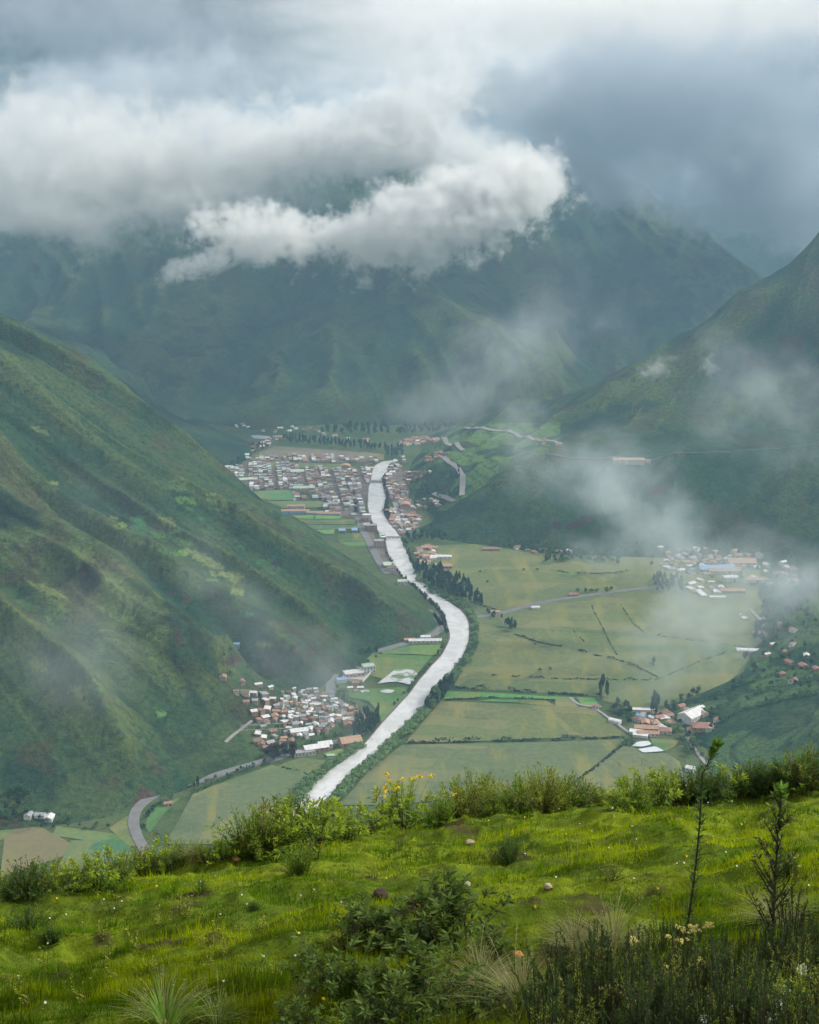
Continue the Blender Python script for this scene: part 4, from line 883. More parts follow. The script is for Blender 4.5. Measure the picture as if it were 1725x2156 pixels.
# yard wall of the compound and the unfinished concrete hall
def ring_wall(name, poly, h, t, mat, label, cat):
    W_ = [fl(*p) for p in poly]; c = np.mean(W_, 0); e_ = empty(name, (c[0], c[1], FLOOR + .5)); tag(e_, label, cat)
    for a, b_ in zip(W_, W_[1:] + W_[:1]):
        dx, dy = b_[0] - a[0], b_[1] - a[1]; L = math.hypot(dx, dy)
        v, f = boxv(0, L - t, -t / 2, t / 2, -.4, h); me = mesh_np('wall_panel', v, [i for q in f for i in q], [4] * 6, [mat])
        o_ = link('wall_panel', me, e_); o_.location = (a[0] - c[0], a[1] - c[1], 0); o_.rotation_euler = (0, 0, math.atan2(dy, dx))
ring_wall('yard_wall', Z2([(1020, 428), (1128, 440), (1185, 380), (1060, 365)]), 4, .5, WALLS['white'], 'pale wall closing the factory yard beside the road bend', 'wall')
field(Z2([(1020, 428), (1128, 440), (1185, 380), (1060, 365)]), (1, 1, 1), 'yard', rc("yard concrete", (.42, .40, .37)))
x, y = fl(*B2((622, 700))); e_ = empty('concrete_frame', (x, y, FLOOR + .5), .12); tag(e_, 'unfinished hall of bare concrete columns and beams at the village front', 'building')
for j in (-8, 8):
    for i in range(9):
        v, f = boxv(i * 8 - 32.3, i * 8 - 31.7, j - .3, j + .3, -.3, 6); link('column', mesh_np('column', v, [a for q in f for a in q], [4] * 6, [m_conc]), e_)
    v, f = boxv(-33, 33, j - .35, j + .35, 6, 6.7); link('beam', mesh_np('beam', v, [a for q in f for a in q], [4] * 6, [m_conc]), e_)
# bridges over the river
def bridge(pa, pb, w_, label):
    a = np.array(fl(*pa)); b_ = np.array(fl(*pb)); d = b_ - a; L = np.hypot(*d); rz = math.atan2(d[1], d[0]); c = (a + b_) / 2
    e_ = empty('bridge', (c[0], c[1], FLOOR), rz); tag(e_, label, 'bridge')
    def bx_(nm, *q):
        v, f = boxv(*q); link(nm, mesh_np(nm, v, [i for z_ in f for i in z_], [4] * 6, [m_conc]), e_)
    bx_('deck', -L / 2, L / 2, -w_ / 2, w_ / 2, 4.0, 4.8)
    for s_ in (-1, 1): bx_('railing', -L / 2, L / 2, s_ * w_ / 2 - .2, s_ * w_ / 2 + .2, 4.8, 6.0)
    for t in (-.25, .0, .25): bx_('pier', L * t - .8, L * t + .8, -w_ / 2 + .3, w_ / 2 - .3, 0, 4.0)
bridge(Z1([(980, 405)])[0], Z1([(1050, 405)])[0], 9, 'broad pale road bridge joining the town to the far bank')
bridge(Z1([(1065, 730)])[0], Z1([(1160, 731)])[0], 2.5, 'thin footbridge downstream across the wide river')
# vehicles on the highway, seen as specks
def vehicle(u, v, rz, colr, label, long=False):
    x, y = fl(u, v); L = 10 if long else 4.4; h = 3.1 if long else .75
    e_ = empty('bus' if long else 'car', (x, y, FLOOR + 1.6), rz); tag(e_, label, 'bus' if long else 'car', 'vehicles on the valley road')
    m = pmat('vehicle paint ' + colr, {'white': (.8, .8, .8), 'red': (.5, .06, .05), 'dark': (.05, .06, .08)}[colr], .3, .05, 1)
    def bx_(nm, mt, *q):
        v, f = boxv(*q); link(nm, mesh_np(nm, v, [i for z_ in f for i in z_], [4] * 6, [mt]), e_)
    bx_('body', m, -L / 2, L / 2, -.9, .9, .4, .4 + h)
    if not long: bx_('cabin', m_glass, -L * .3, L * .25, -.8, .8, .4 + h + .003, 1.65)
    for sx in (-.32, .32):
        for sy in (-1, 1): bx_('wheel', m_glass, L * sx - .35, L * sx + .35, sy * .92 - .12, sy * .92 + .12, -.3, .4)
for q in [((712, 1408), .9, 'white', 'white car on the road bend, highest of the three by the yard'), ((722, 1400), .9, 'white', 'white bus climbing the road bend beside the yard', True), ((706, 1416), 1.0, 'white', 'white car on the road bend, lowest of the three by the yard'),
          (B1((905, 560)), 1.5, 'dark', 'dark car on the town road near the meadows'), (B1((985, 790)), 1.2, 'dark', 'dark car on the town road near the brown blocks'), (B1((950, 720)), 1.3, 'white', 'white car on the town road among the brown blocks'), (B1((925, 640)), 1.4, 'red', 'red car on the town road beside the white block')]:
    vehicle(*q[0], *q[1:])
# ------------------------------------------------------------------ trees of the valley
def leafmat(name, c, am=.35, sc=.35):
    return pmat(name, c, .9, am, sc, spec=.15, trans=.15)
LEAF = {'willow': leafmat("willow leaves", (.17, .27, .09)), 'dark': leafmat("eucalyptus leaves", (.028, .066, .042)), 'bushy': leafmat("bush leaves", (.065, .135, .055)), 'purple': leafmat("reddish dark leaves", (.060, .045, .045)), 'blue': leafmat("blue green leaves", (.038, .088, .066))}
m_trunk = pmat("bark", (.12, .095, .07), .9, .3, 2)
def leaf_cloud(n, seed, tall=False, q=.2, lobes=9):
    r_ = np.random.default_rng(seed); P_ = []
    lob = []
    for i in range(lobes):
        d = r_.normal(size=3); d /= np.linalg.norm(d); lob.append((d * r_.uniform(.25, .62), r_.uniform(.32, .52)))
    c = np.array([l[0] for l in lob]); rr = np.array([l[1] for l in lob])
    k_ = r_.integers(0, lobes, n); d = r_.normal(size=(n, 3)); d /= np.linalg.norm(d, axis=1)[:, None]
    p = c[k_] + d * (rr[k_] * r_.uniform(.75, 1.05, n))[:, None]
    if tall:
        t = (p[:, 2] + 1) / 2; p[:, :2] *= (1.15 - .75 * np.clip(t, 0, 1))[:, None]
    nrm = d + r_.normal(size=(n, 3)) * .5; nrm /= np.linalg.norm(nrm, axis=1)[:, None]
    a = np.cross(nrm, r_.normal(size=(n, 3))); a /= np.linalg.norm(a, axis=1)[:, None]; b_ = np.cross(nrm, a)
    s = q * r_.uniform(.6, 1.3, n)[:, None]
    V = np.stack([p - a * s, p - b_ * s * .6, p + a * s, p + b_ * s * .6], 1).reshape(-1, 3)
    return V
def tri_quads(nv): return np.arange(nv).reshape(-1, 4)
def crown_mesh(name, V, mat): return mesh_np(name, V, tri_quads(len(V)), np.full(len(V) // 4, 4), [mat])
CR = {}
for kind, tall in (('willow', False), ('dark', True), ('bushy', False), ('purple', False), ('blue', True)):
    CR[kind] = [(leaf_cloud(420, 10 + i + len(kind) * 7, tall, .17), i) for i in range(3)]
CRM = {kk: [crown_mesh('crown', v, LEAF[kk]) for v, i in vv] for kk, vv in CR.items()}
def trunk_geo(n=6):
    V = []; Fc = []
    rings = [(0, .09, -.15), (.0, .065, .35), (.03, .04, .8), (.05, .015, 1.15)]
    for ox, r_, z in rings:
        for i in range(n): V.append((ox + r_ * math.cos(6.283 * i / n), r_ * math.sin(6.283 * i / n), z))
    for k_ in range(len(rings) - 1):
        for i in range(n): Fc.append((k_ * n + i, k_ * n + (i + 1) % n, (k_ + 1) * n + (i + 1) % n, (k_ + 1) * n + i))
    return V, Fc
tv, tf = trunk_geo(); TRM = mesh_np('trunk', tv, [i for q in tf for i in q], [4] * len(tf), [m_trunk])
TREES = []
def tree(x, y, kind, r, h, place):
    z = float(ground_h(np.array([x]), np.array([y]))[0]) + FLOOR
    TREES.append(dict(x=x, y=y, z=z, kind=kind, r=r, h=h, place=place, v=int(rng.integers(3))))
def tree_line(uv, sp, kind, r, h, place, jw=2.0, rows=1, rowd=6.0, prob=1.0, smooth=True):
    c = np.array([fl(*p) for p in uv]) if not isinstance(uv, np.ndarray) else uv
    L = np.hypot(*np.diff(c, axis=0).T).sum(); n = max(2, int(L / sp)); q = resample(c, n)
    t = np.gradient(q, axis=0); t /= np.hypot(t[:, 0], t[:, 1])[:, None] + 1e-9; nr = np.stack([-t[:, 1], t[:, 0]], 1)
    for k_ in range(rows):
        for i in range(n):
            if rng.random() > prob: continue
            p = q[i] + nr[i] * (k_ * rowd + rnd(-jw, jw)) + t[i] * rnd(-.3, .3) * sp
            s = rnd(.75, 1.25); tree(float(p[0]), float(p[1]), kind if isinstance(kind, str) else pick(kind), r * s, h * rnd(.8, 1.2), place)
def grove(poly, n, dmin, kind, r, h, place, hill=False):
    us = [p[0] for p in poly]; vs = [p[1] for p in poly]; pts = []
    while len(pts) < n * 6:
        u = rnd(min(us), max(us)); v = rnd(min(vs), max(vs))
        if inpoly(np.array([u]), np.array([v]), poly)[0]: pts.append((u, v))
    Q = hit(pts) if hill else np.array([(*fl(*p), 0) for p in pts]); mine = []
    for x, y, z in Q:
        if len(mine) >= n: break
        if any((x - a) ** 2 + (y - b_) ** 2 < dmin ** 2 for a, b_ in mine): continue
        mine.append((x, y)); s = rnd(.75, 1.25); tree(float(x), float(y), kind if isinstance(kind, str) else pick(kind), r * s, h * rnd(.8, 1.2), place)
# world-space bank lines shifted outwards
def bank(S, side, off, v0, v1):
    t = np.gradient(S, axis=0); t /= np.hypot(t[:, 0], t[:, 1])[:, None]; nr = np.stack([-t[:, 1], t[:, 0]], 1) * side
    q = S + nr * off; v = proj(q[:, 0], q[:, 1], FLOOR)[1]; return q[(v >= v0) & (v <= v1)]
tree_line(bank(RBs, 1, 7, 1500, 1800), 7.5, 'willow', 6.2, 10, 'on the far bank of the near river reach', rows=2, rowd=6)
tree_line(bank(RBs, 1, 9, 1440, 1500), 8, ['dark', 'dark', 'willow'], 6, 20, 'in the dark clump halfway down the far bank', rows=2, rowd=7)
tree_line(bank(RBs, 1, 6, 1290, 1440), 9, ['willow', 'bushy'], 5.2, 8, 'on the outer bank of the river bend', rows=2, rowd=6)
tree_line(bank(LBs, -1, 6, 1570, 1700), 8, 'willow', 6.0, 9.5, 'on the village bank of the near river reach', rows=2, rowd=7)
tree_line(bank(LBs, -1, 5, 1350, 1500), 9, ['bushy', 'willow', 'dark'], 3.2, 6, 'along the flooded-field bank', prob=.8)
tree_line(bank(LBs, -1, 5, 1235, 1340), 7, ['dark', 'purple'], 3.4, 12, 'between road and river at the foot of the big slope')
tree_line(bank(LBs, -1, 4, 1130, 1225), 14, ['dark', 'purple'], 3.4, 10, 'between the blocks and the river', prob=.8)
tree_line(bank(RBs, 1, 5, 1000, 1090), 8, 'purple', 3.6, 9, 'on the promenade across from town')
grove(Z1([(1165, 740), (1230, 720), (1190, 800), (1250, 900), (1230, 900), (1180, 800)]), 12, 8, ['bushy', 'dark'], 5, 13, 'at the top of the riverside grove')
grove(Z3([(30, 600), (60, 640), (170, 655), (200, 690), (260, 700), (330, 770), (350, 810), (300, 800), (180, 750), (100, 700), (60, 660)]), 105, 4.6, ['dark', 'blue', 'dark'], 5.0, 20, 'in the tall riverside grove')
grove(Z3([(60, 650), (110, 700), (180, 755), (300, 810), (250, 810), (120, 745), (60, 690)]), 34, 5, ['willow', 'bushy'], 5, 8, 'at the foot of the riverside grove')
grove(Z2([(1075, 700), (1090, 650), (1150, 610), (1215, 620), (1215, 690), (1150, 735), (1085, 748)]), 40, 5, 'blue', 3.8, 17, 'in the blue-green poplar grove beside the village')
grove(Z2([(985, 470), (1020, 490), (1060, 540), (1110, 580), (1150, 600), (1100, 605), (1000, 540)]), 16, 7, ['dark', 'bushy'], 3.6, 10, 'between the village and the flooded fields')
grove(Z2([(625, 820), (680, 815), (680, 865), (630, 865)]), 6, 6, 'purple', 5, 15, 'in the dark pair of clumps beside the highway'); grove(Z2([(705, 805), (765, 795), (770, 835), (710, 845)]), 6, 6, 'purple', 5, 14, 'in the dark pair of clumps beside the highway')
tree_line(Z2([(1120, 320), (1160, 290), (1210, 285)]), 8, 'dark', 4, 9, 'along the highway above the yard', rows=2)
tree_line(Z2([(240, 990), (330, 965), (420, 935), (480, 905), (600, 870)]), 11, ['dark', 'bushy'], 3.4, 7, 'along the highway below the slope', prob=.8)
tree(*fl(417, 1662), 'dark', 3.0, 19, 'standing tall beside the highway curve'); tree(*fl(410, 1665), 'dark', 2.6, 12, 'standing tall beside the highway curve')
grove(Z4([(870, 225), (920, 225), (950, 260), (930, 285), (880, 265)]), 9, 8, ['bushy', 'dark'], 6, 11, 'in the round clump behind the farm tent')
grove(Z4([(1030, 225), (1065, 215), (1065, 280), (1035, 290)]), 7, 6, 'dark', 4, 22, 'in the tall clump at the pond farm')
grove(Z4([(820, 150), (860, 140), (855, 205), (822, 208)]), 6, 6, 'dark', 4, 20, 'in the tall clump at the corner of the plain')
grove(Z4([(930, 270), (970, 285), (960, 310), (940, 310)]), 4, 8, ['bushy', 'dark'], 5, 9, 'beside the pond farm sheds')
grove(Z4([(1060, 240), (1130, 215), (1230, 170), (1240, 190), (1150, 240), (1100, 265)]), 22, 9, ['bushy', 'dark'], 5, 9, 'along the upper edge of the plain near the big barn')
grove(Z4([(1090, 300), (1140, 290), (1200, 340), (1240, 400), (1250, 440), (1180, 440), (1150, 380), (1120, 350)]), 30, 8, ['bushy', 'dark', 'willow'], 5, 8, 'beside the winding lane', hill=True)
grove(Z4([(1240, 240), (1330, 240), (1320, 330), (1270, 330)]), 14, 10, ['bushy', 'dark'], 4.5, 7, 'around the big white barn', hill=True)
grove(Z4([(920, 370), (950, 370), (955, 395), (920, 395)]), 5, 7, 'bushy', 5, 8, 'beside the upper pond')
grove([(1545, 1440), (1600, 1400), (1640, 1300), (1725, 1290), (1725, 1480), (1620, 1480), (1550, 1490), (1490, 1490)], 75, 11, ['bushy', 'dark'], 5, 8, 'on the terraced slope above the plain', hill=True)
grove([(1560, 1390), (1620, 1240), (1725, 1200), (1725, 1300), (1640, 1330), (1600, 1430)], 46, 10, ['dark', 'dark', 'bushy'], 6.5, 13, 'in the misty wood on the slope', hill=True)
grove(Z3([(1030, 690), (1080, 680), (1180, 700), (1160, 740), (1060, 750)]), 24, 9, ['dark', 'blue'], 6, 17, 'in the misty grove at the field corner')
grove(Z3([(580, 600), (650, 600), (730, 605), (640, 620), (590, 622)]), 12, 10, ['bushy', 'blue'], 6.5, 12, 'in the dark clump at the head of the plain')
grove(Z3([(490, 560), (620, 580), (760, 600), (900, 605), (900, 625), (800, 620), (700, 600), (560, 585)]), 34, 11, ['bushy', 'blue'], 6, 10, 'along the foot of the dark slope')
grove(Z3([(330, 540), (560, 575), (760, 598), (1000, 590), (1000, 575), (760, 585), (560, 560)]), 45, 8, ['dark', 'bushy', 'blue'], 5, 9, 'in the thin belt under the dark slope')
grove(Z3([(1000, 580), (1300, 560), (1450, 570), (1640, 640), (1640, 720), (1420, 720), (1230, 670), (1000, 640)]), 60, 14, ['bushy', 'blue', 'dark'], 5, 8, 'among the houses of the misty village')
tree_line(Z3([(740, 740), (800, 745), (870, 735)]), 9, 'bushy', 5, 9, 'in the row beside the field road')
grove(Z3([(430, 880), (475, 880), (475, 905), (435, 905)]), 7, 6, 'dark', 4.5, 17, 'in the tall clump on the near field'); grove(Z3([(355, 820), (395, 840), (385, 860), (350, 835)]), 5, 7, ['dark', 'bushy'], 4.5, 10, 'beside the orange-roofed shed')
for p, k_, r_, h_ in (((1044, 1040), 'dark', 5, 14), ((1036, 1044), 'bushy', 4, 7), ((620, 1060), 'bushy', 3, 5), ((577, 1062), 'bushy', 3, 5), ((557, 955), 'bushy', 2.5, 4), ((1068, 918), 'bushy', 3, 5), ((420, 850), 'dark', 3, 10), ((330, 658), 'bushy', 3, 5), ((510, 650), 'bushy', 3, 5), ((360, 700), 'bushy', 3, 5), ((565, 650), 'bushy', 3, 5)):
    tree(*fl(*B3(p)), k_, r_, h_, 'standing alone on the open plain')
grove(Z1([(480, 150), (680, 165), (810, 185), (940, 190), (1080, 215), (1060, 225), (900, 215), (680, 195), (490, 185)]), 80, 9, ['blue', 'dark'], 5.5, 20, 'in the long tree belt behind the grey field')
grove(Z1([(1060, 230), (1170, 215), (1165, 265), (1080, 275)]), 20, 8, ['blue', 'dark'], 6, 22, 'in the clump where the river leaves town')
grove(Z1([(700, 90), (1080, 95), (1100, 130), (1180, 100), (1480, 90), (1480, 125), (1180, 140), (700, 130)]), 60, 16, ['blue', 'dark'], 8, 24, 'in the wood under the far mountain')
grove(Z1([(300, 190), (400, 180), (390, 220), (310, 235)]), 14, 9, ['purple', 'dark'], 5, 9, 'beside the grey field'); grove(Z1([(180, 290), (260, 265), (240, 300), (180, 330)]), 9, 9, 'dark', 4, 10, 'at the foot of the rocky spur')
grove(Z1([(1170, 720), (1330, 690), (1420, 720), (1420, 745), (1220, 745)]), 30, 9, ['blue', 'dark'], 6, 13, 'at the toe of the dark spur')
grove(Z1([(1200, 460), (1300, 420), (1400, 440), (1500, 460), (1260, 540), (1200, 520)]), 26, 10, ['dark', 'bushy'], 3.6, 9, 'on the terraces below the zigzag road', hill=True)
grove(Z1([(1430, 330), (1500, 310), (1500, 400), (1440, 400)]), 9, 9, 'dark', 3.6, 12, 'beside the zigzag road', hill=True); grove(Z1([(1250, 440), (1290, 420), (1290, 480), (1250, 480)]), 5, 8, 'dark', 3.6, 12, 'on the terraces below the zigzag road', hill=True)
grove(Z1([(1060, 565), (1090, 565), (1090, 620), (1060, 620)]), 7, 6, 'purple', 4, 12, 'in the reddish clump across from the blocks')
grove([(380, 1350), (640, 1400), (760, 1395), (900, 1335), (860, 1360), (720, 1420), (480, 1420)], 26, 12, ['bushy', 'dark'], 3, 5, 'along the foot of the big slope', hill=True)
grove([(520, 1450), (700, 1460), (740, 1540), (640, 1570), (560, 1560)], 34, 9, ['bushy', 'dark'], 2.4, 4.5, 'between the houses of the near village')
grove([(10, 1700), (60, 1690), (70, 1725), (30, 1740), (5, 1740)], 14, 9, ['dark', 'bushy'], 5, 11, 'in the side valley clump'); grove([(70, 1730), (250, 1735), (240, 1750), (90, 1745)], 16, 9, ['dark', 'bushy'], 3.5, 5, 'at the foot of the slope by the side valley')
KW = {'willow': 'pale green rounded willow', 'dark': 'tall dark green tree', 'bushy': 'mid green bushy tree', 'purple': 'reddish dark tree', 'blue': 'slender blue-green tree'}
Ut, Vt = proj(np.array([t['x'] for t in TREES]), np.array([t['y'] for t in TREES]), np.array([t['z'] + t['h'] * .85 for t in TREES]))
Ht = hit(np.stack([Ut, Vt], 1)); st = [i for i, t in enumerate(TREES) if Ht[i, 1] > t['y'] - 20 and -5 < Ut[i] < 1730]
st.sort(key=lambda i: -(TREES[i]['r'] * TREES[i]['h'] / TREES[i]['y'] ** 2)); TI = st[:270]; TRst = st[270:]
kd = {}
for i in TI: kd.setdefault((TREES[i]['kind'], TREES[i]['place']), []).append(i)
for (kind, place), ids in kd.items():
    ids.sort(key=lambda i: Ut[i])
    for n, i in enumerate(ids):
        t = TREES[i]; lab_ = (f"{KW[kind]} {place}" if len(ids) == 1 else f"{ordw(n + 1)} {KW[kind]} from the left {place}")
        if len(lab_.split()) > 16: lab_ = f"{ordw(n + 1)} {KW[kind]} {place}"
        e_ = empty('willow_tree' if kind == 'willow' else 'poplar_tree' if kind == 'blue' else 'tree', (t['x'], t['y'], t['z']), rnd(0, 6.28)); tag(e_, lab_, 'tree', 'trees ' + place)
        tr = link('trunk', TRM, e_); tr.scale = (t['r'] * .8, t['r'] * .8, t['h'] * .6)
        c = link('crown', CRM[kind][t['v']], e_); low = .12; hh = t['h'] * (1 - low) / 2
        c.location = (0, 0, t['h'] * low + hh); c.scale = (t['r'], t['r'], hh * 1.05)
V = []; MI = []; kl = list(LEAF)
for i in TRst:
    t = TREES[i]; Vv = CR[t['kind']][t['v']][0].reshape(-1, 4, 3)[:170].reshape(-1, 3); a = rnd(0, 6.28); ca, sa = math.cos(a), math.sin(a)
    x = (Vv[:, 0] * ca - Vv[:, 1] * sa) * 1.1; y = (Vv[:, 0] * sa + Vv[:, 1] * ca) * 1.1; hh = t['h'] * .46
    V.append(np.stack([t['x'] + x * t['r'], t['y'] + y * t['r'], t['z'] + t['h'] * .1 + hh + Vv[:, 2] * hh], 1)); MI += [kl.index(t['kind'])] * (len(Vv) // 4)
if V:
    V = np.concatenate(V); me = mesh_np('far_woods', V, tri_quads(len(V)), np.full(len(V) // 4, 4), [LEAF[k_] for k_ in kl], midx=MI)
    tag(link('far_woods', me), 'far woods and tree belts merging along the valley floor', 'woods', kind='stuff')
# hedges: continuous leafy banks
def hedge(uv, w_, h, label, kind='dark', onfloor=True, dens=1.6):
    c = np.array([fl(*p) for p in uv]) if onfloor else hit(uv)[:, :2]; L = np.hypot(*np.diff(c, axis=0).T).sum(); q = resample(c, max(4, int(L / 4)))
    n = int(L * w_ * dens * .5); t = np.random.default_rng(int(L)).uniform(0, len(q) - 1.001, n); i = t.astype(int); f = (t - i)[:, None]
    p = q[i] * (1 - f) + q[i + 1] * f; hm = .35 + 1.1 * sstep(.35, .7, vnoise(p[:, 0] / 12, p[:, 1] / 12, 3))
    ok = vnoise(p[:, 0] / 9 + 31, p[:, 1] / 9, 8) > (.30 if w_ > 2 else .42); p = p[ok]; hm = hm[ok]; n = len(p)
    r_ = np.random.default_rng(int(L) + 1); p = p + r_.normal(size=(n, 2)) * w_ * .28; z = r_.uniform(0.1, 1, n) ** .7 * h * hm + ground_h(p[:, 0], p[:, 1]) + FLOOR + .5
    P3 = np.column_stack([p, z]); a = r_.normal(size=(n, 3)); a /= np.linalg.norm(a, axis=1)[:, None]; b_ = np.cross(a, r_.normal(size=(n, 3))); b_ /= np.linalg.norm(b_, axis=1)[:, None]
    s = r_.uniform(.6, 1.3, n)[:, None]; V = np.stack([P3 - a * s, P3 - b_ * s, P3 + a * s, P3 + b_ * s], 1).reshape(-1, 3); o3 = P3[0].copy(); V -= o3
    o_ = link('hedge', crown_mesh('hedge', V, LEAF[kind]), loc=tuple(o3)); tag(o_, label, 'hedge', 'hedges between the valley fields')
hedge([(955, 1448), (1050, 1454), (1150, 1460), (1262, 1466)], 6, 4.5, 'dark hedge along the top of the bright green strip')
hedge([(852, 1568), (950, 1564), (1080, 1561), (1170, 1559), (1220, 1556), (1323, 1556)], 5, 4.5, 'long dark hedge crossing the near plain below the strip')
hedge(Z4([(190, 206), (330, 202), (440, 197), (560, 205), (640, 210)]), 3, 2.5, 'thin dark hedge along the lower edge of the bright strip')
hedge(Z4([(722, 545), (780, 505), (840, 460), (912, 398)]), 3, 2.2, 'thin hedge line slanting up towards the ponds')
hedge(Z3([(475, 915), (560, 945), (720, 975), (800, 1000), (900, 1020), (1000, 1060), (1060, 1090)]), 4, 2.5, 'winding hedge across the big middle field')
hedge(Z4([(370, 110), (550, 115), (700, 122), (1060, 125)]), 3, 2.2, 'thin hedge line above the bright green strip field')
hedge(Z3([(630, 650), (720, 665), (900, 662), (940, 655)]), 4, 2.5, 'hedge along the narrow upper field')
hedge(Z3([(790, 800), (830, 880), (870, 960), (900, 1010)]), 1.8, 1.2, 'faint hedge running down the middle field', 'bushy')
hedge(Z3([(910, 795), (960, 870), (1020, 920), (1060, 920), (1440, 970)]), 1.8, 1.2, 'faint hedge crossing the misty field', 'bushy')
hedge(Z3([(1060, 1100), (1200, 1040), (1350, 985)]), 1.8, 1.2, 'faint hedge slanting up the misty field', 'bushy')
hedge(Z3([(690, 875), (760, 945)]), 1.6, 1.0, 'short faint hedge in the middle field', 'bushy')
hedge(Z3([(290, 780), (400, 815)]), 4, 2.5, 'short hedge below the upper field', 'bushy')
hedge(Z2([(660, 885), (760, 905), (850, 935)]), 4, 2.5, 'hedge between the two fields below the highway')
hedge(Z2([(760, 790), (880, 760), (990, 725), (1070, 690)]), 6, 4, 'green bank of bushes above the highway at the village', 'bushy')
hedge(Z2([(230, 1030), (400, 950), (520, 905), (640, 860)]), 7, 3, 'green verge of bushes between highway and field', 'bushy')
hedge([(300, 1745), (306, 1725), (320, 1705), (345, 1690), (365, 1680)], 6, 3, 'brushy ditch inside the road curve')
hedge(Z1([(885, 460), (895, 520), (898, 580)]), 7, 6, 'dark reddish row of street trees on the town road', 'purple')
hedge(Z1([(250, 455), (420, 445), (530, 438)]), 5, 4, 'dark hedge between the town and the meadow')
for j, (a, b_) in enumerate([([(1500, 1500), (1560, 1470), (1640, 1450), (1725, 1430)], 'lowest'), ([(1520, 1520), (1580, 1490), (1660, 1472), (1725, 1460)], 'second'), ([(1480, 1480), (1540, 1450), (1620, 1425), (1700, 1390)], 'topmost')]):
    hedge(a, 9, 4, f'{b_} of the leafy terrace hedges on the near slope', 'bushy', onfloor=False)
# ------------------------------------------------------------------ the near grassy brow
EDGE = [(-700, 1960), (-300, 1925), (0, 1888), (200, 1850), (450, 1803), (560, 1782), (750, 1753), (850, 1735), (1000, 1708), (1250, 1690), (1400, 1684), (1725, 1655), (2100, 1625), (2500, 1600)]
ea, eb = ratio([p[0] for p in EDGE], [p[1] for p in EDGE]); EY = 1.3 / (-eb - .43 + .12 * ea)
def gz(x, y, detail=True):
    x = np.asarray(x, float); y = np.asarray(y, float); t = x / np.maximum(y, 3.0); ye = np.interp(t, ea, EY)
    z = -1.3 + .12 * x - .43 * y; o = np.maximum(y - ye + .6, 0); z = z - .16 * np.minimum(o, 6) ** 2 - np.maximum(o - 6, 0) * 1.9
    if detail: z = z + .34 * (fbm(x / 1.9, y / 1.0, 3, 301) - .5) + .24 * (ridged(x / .8, y / .42, 3, 311) - .5) + .06 * (fbm(x / .16, y / .16, 2, 321) - .5)
    return z
def fg(u, v):
    a, b = ratio(u, v); Y = np.arange(2.5, 40, .01); g = gz(a * Y, Y); ok = np.nonzero(g >= b * Y)[0]; i = ok[0] if len(ok) else 1500
    return float(a * Y[i]), float(Y[i]), float(g[i])
tt = np.concatenate([np.arange(-.75, -.42, .01), np.arange(-.42, .42, .0016), np.arange(.42, .75, .01)]); yy = np.concatenate([np.arange(.6, 4, .1), np.arange(4, 21, .045), np.arange(21, 45, .4), np.arange(45, 400, 8)])
T, Y = np.meshgrid(tt, yy, indexing='ij'); X = T * np.maximum(Y, 3.0); Z = gz(X, Y)
idx = np.arange(X.size).reshape(X.shape); q = np.stack([idx[:-1, :-1], idx[1:, :-1], idx[1:, 1:], idx[:-1, 1:]], -1).reshape(-1, 4)
bare = sstep(.66, .76, fbm(X / .55, Y / .35, 4, 331)) 
C = lerp(lerp(np.array([.070, .105, .008]), np.array([.130, .170, .010]), sstep(.4, .6, fbm(X / 1.2, Y / .8, 3, 341))), np.array([.050, .045, .015]), bare)
C = C * (.7 + .6 * fbm(X / .1, Y / .1, 2, 351))[..., None]
m_turf = pmat("mossy turf", (0, 0, 0), .95, .25, 9, attr=True, bump=.012, bscale=40, spec=.1)
o = link('near_hillside', mesh_np('near_hillside', np.stack([X, Y, Z], -1).reshape(-1, 3), q, np.full(len(q), 4), [m_turf], C.reshape(-1, 3), smooth=True)); o['kind'] = 'structure'
m_grass = pmat("grass blades", (0, 0, 0), .8, .1, 3, attr=True, trans=.45, spec=.02)
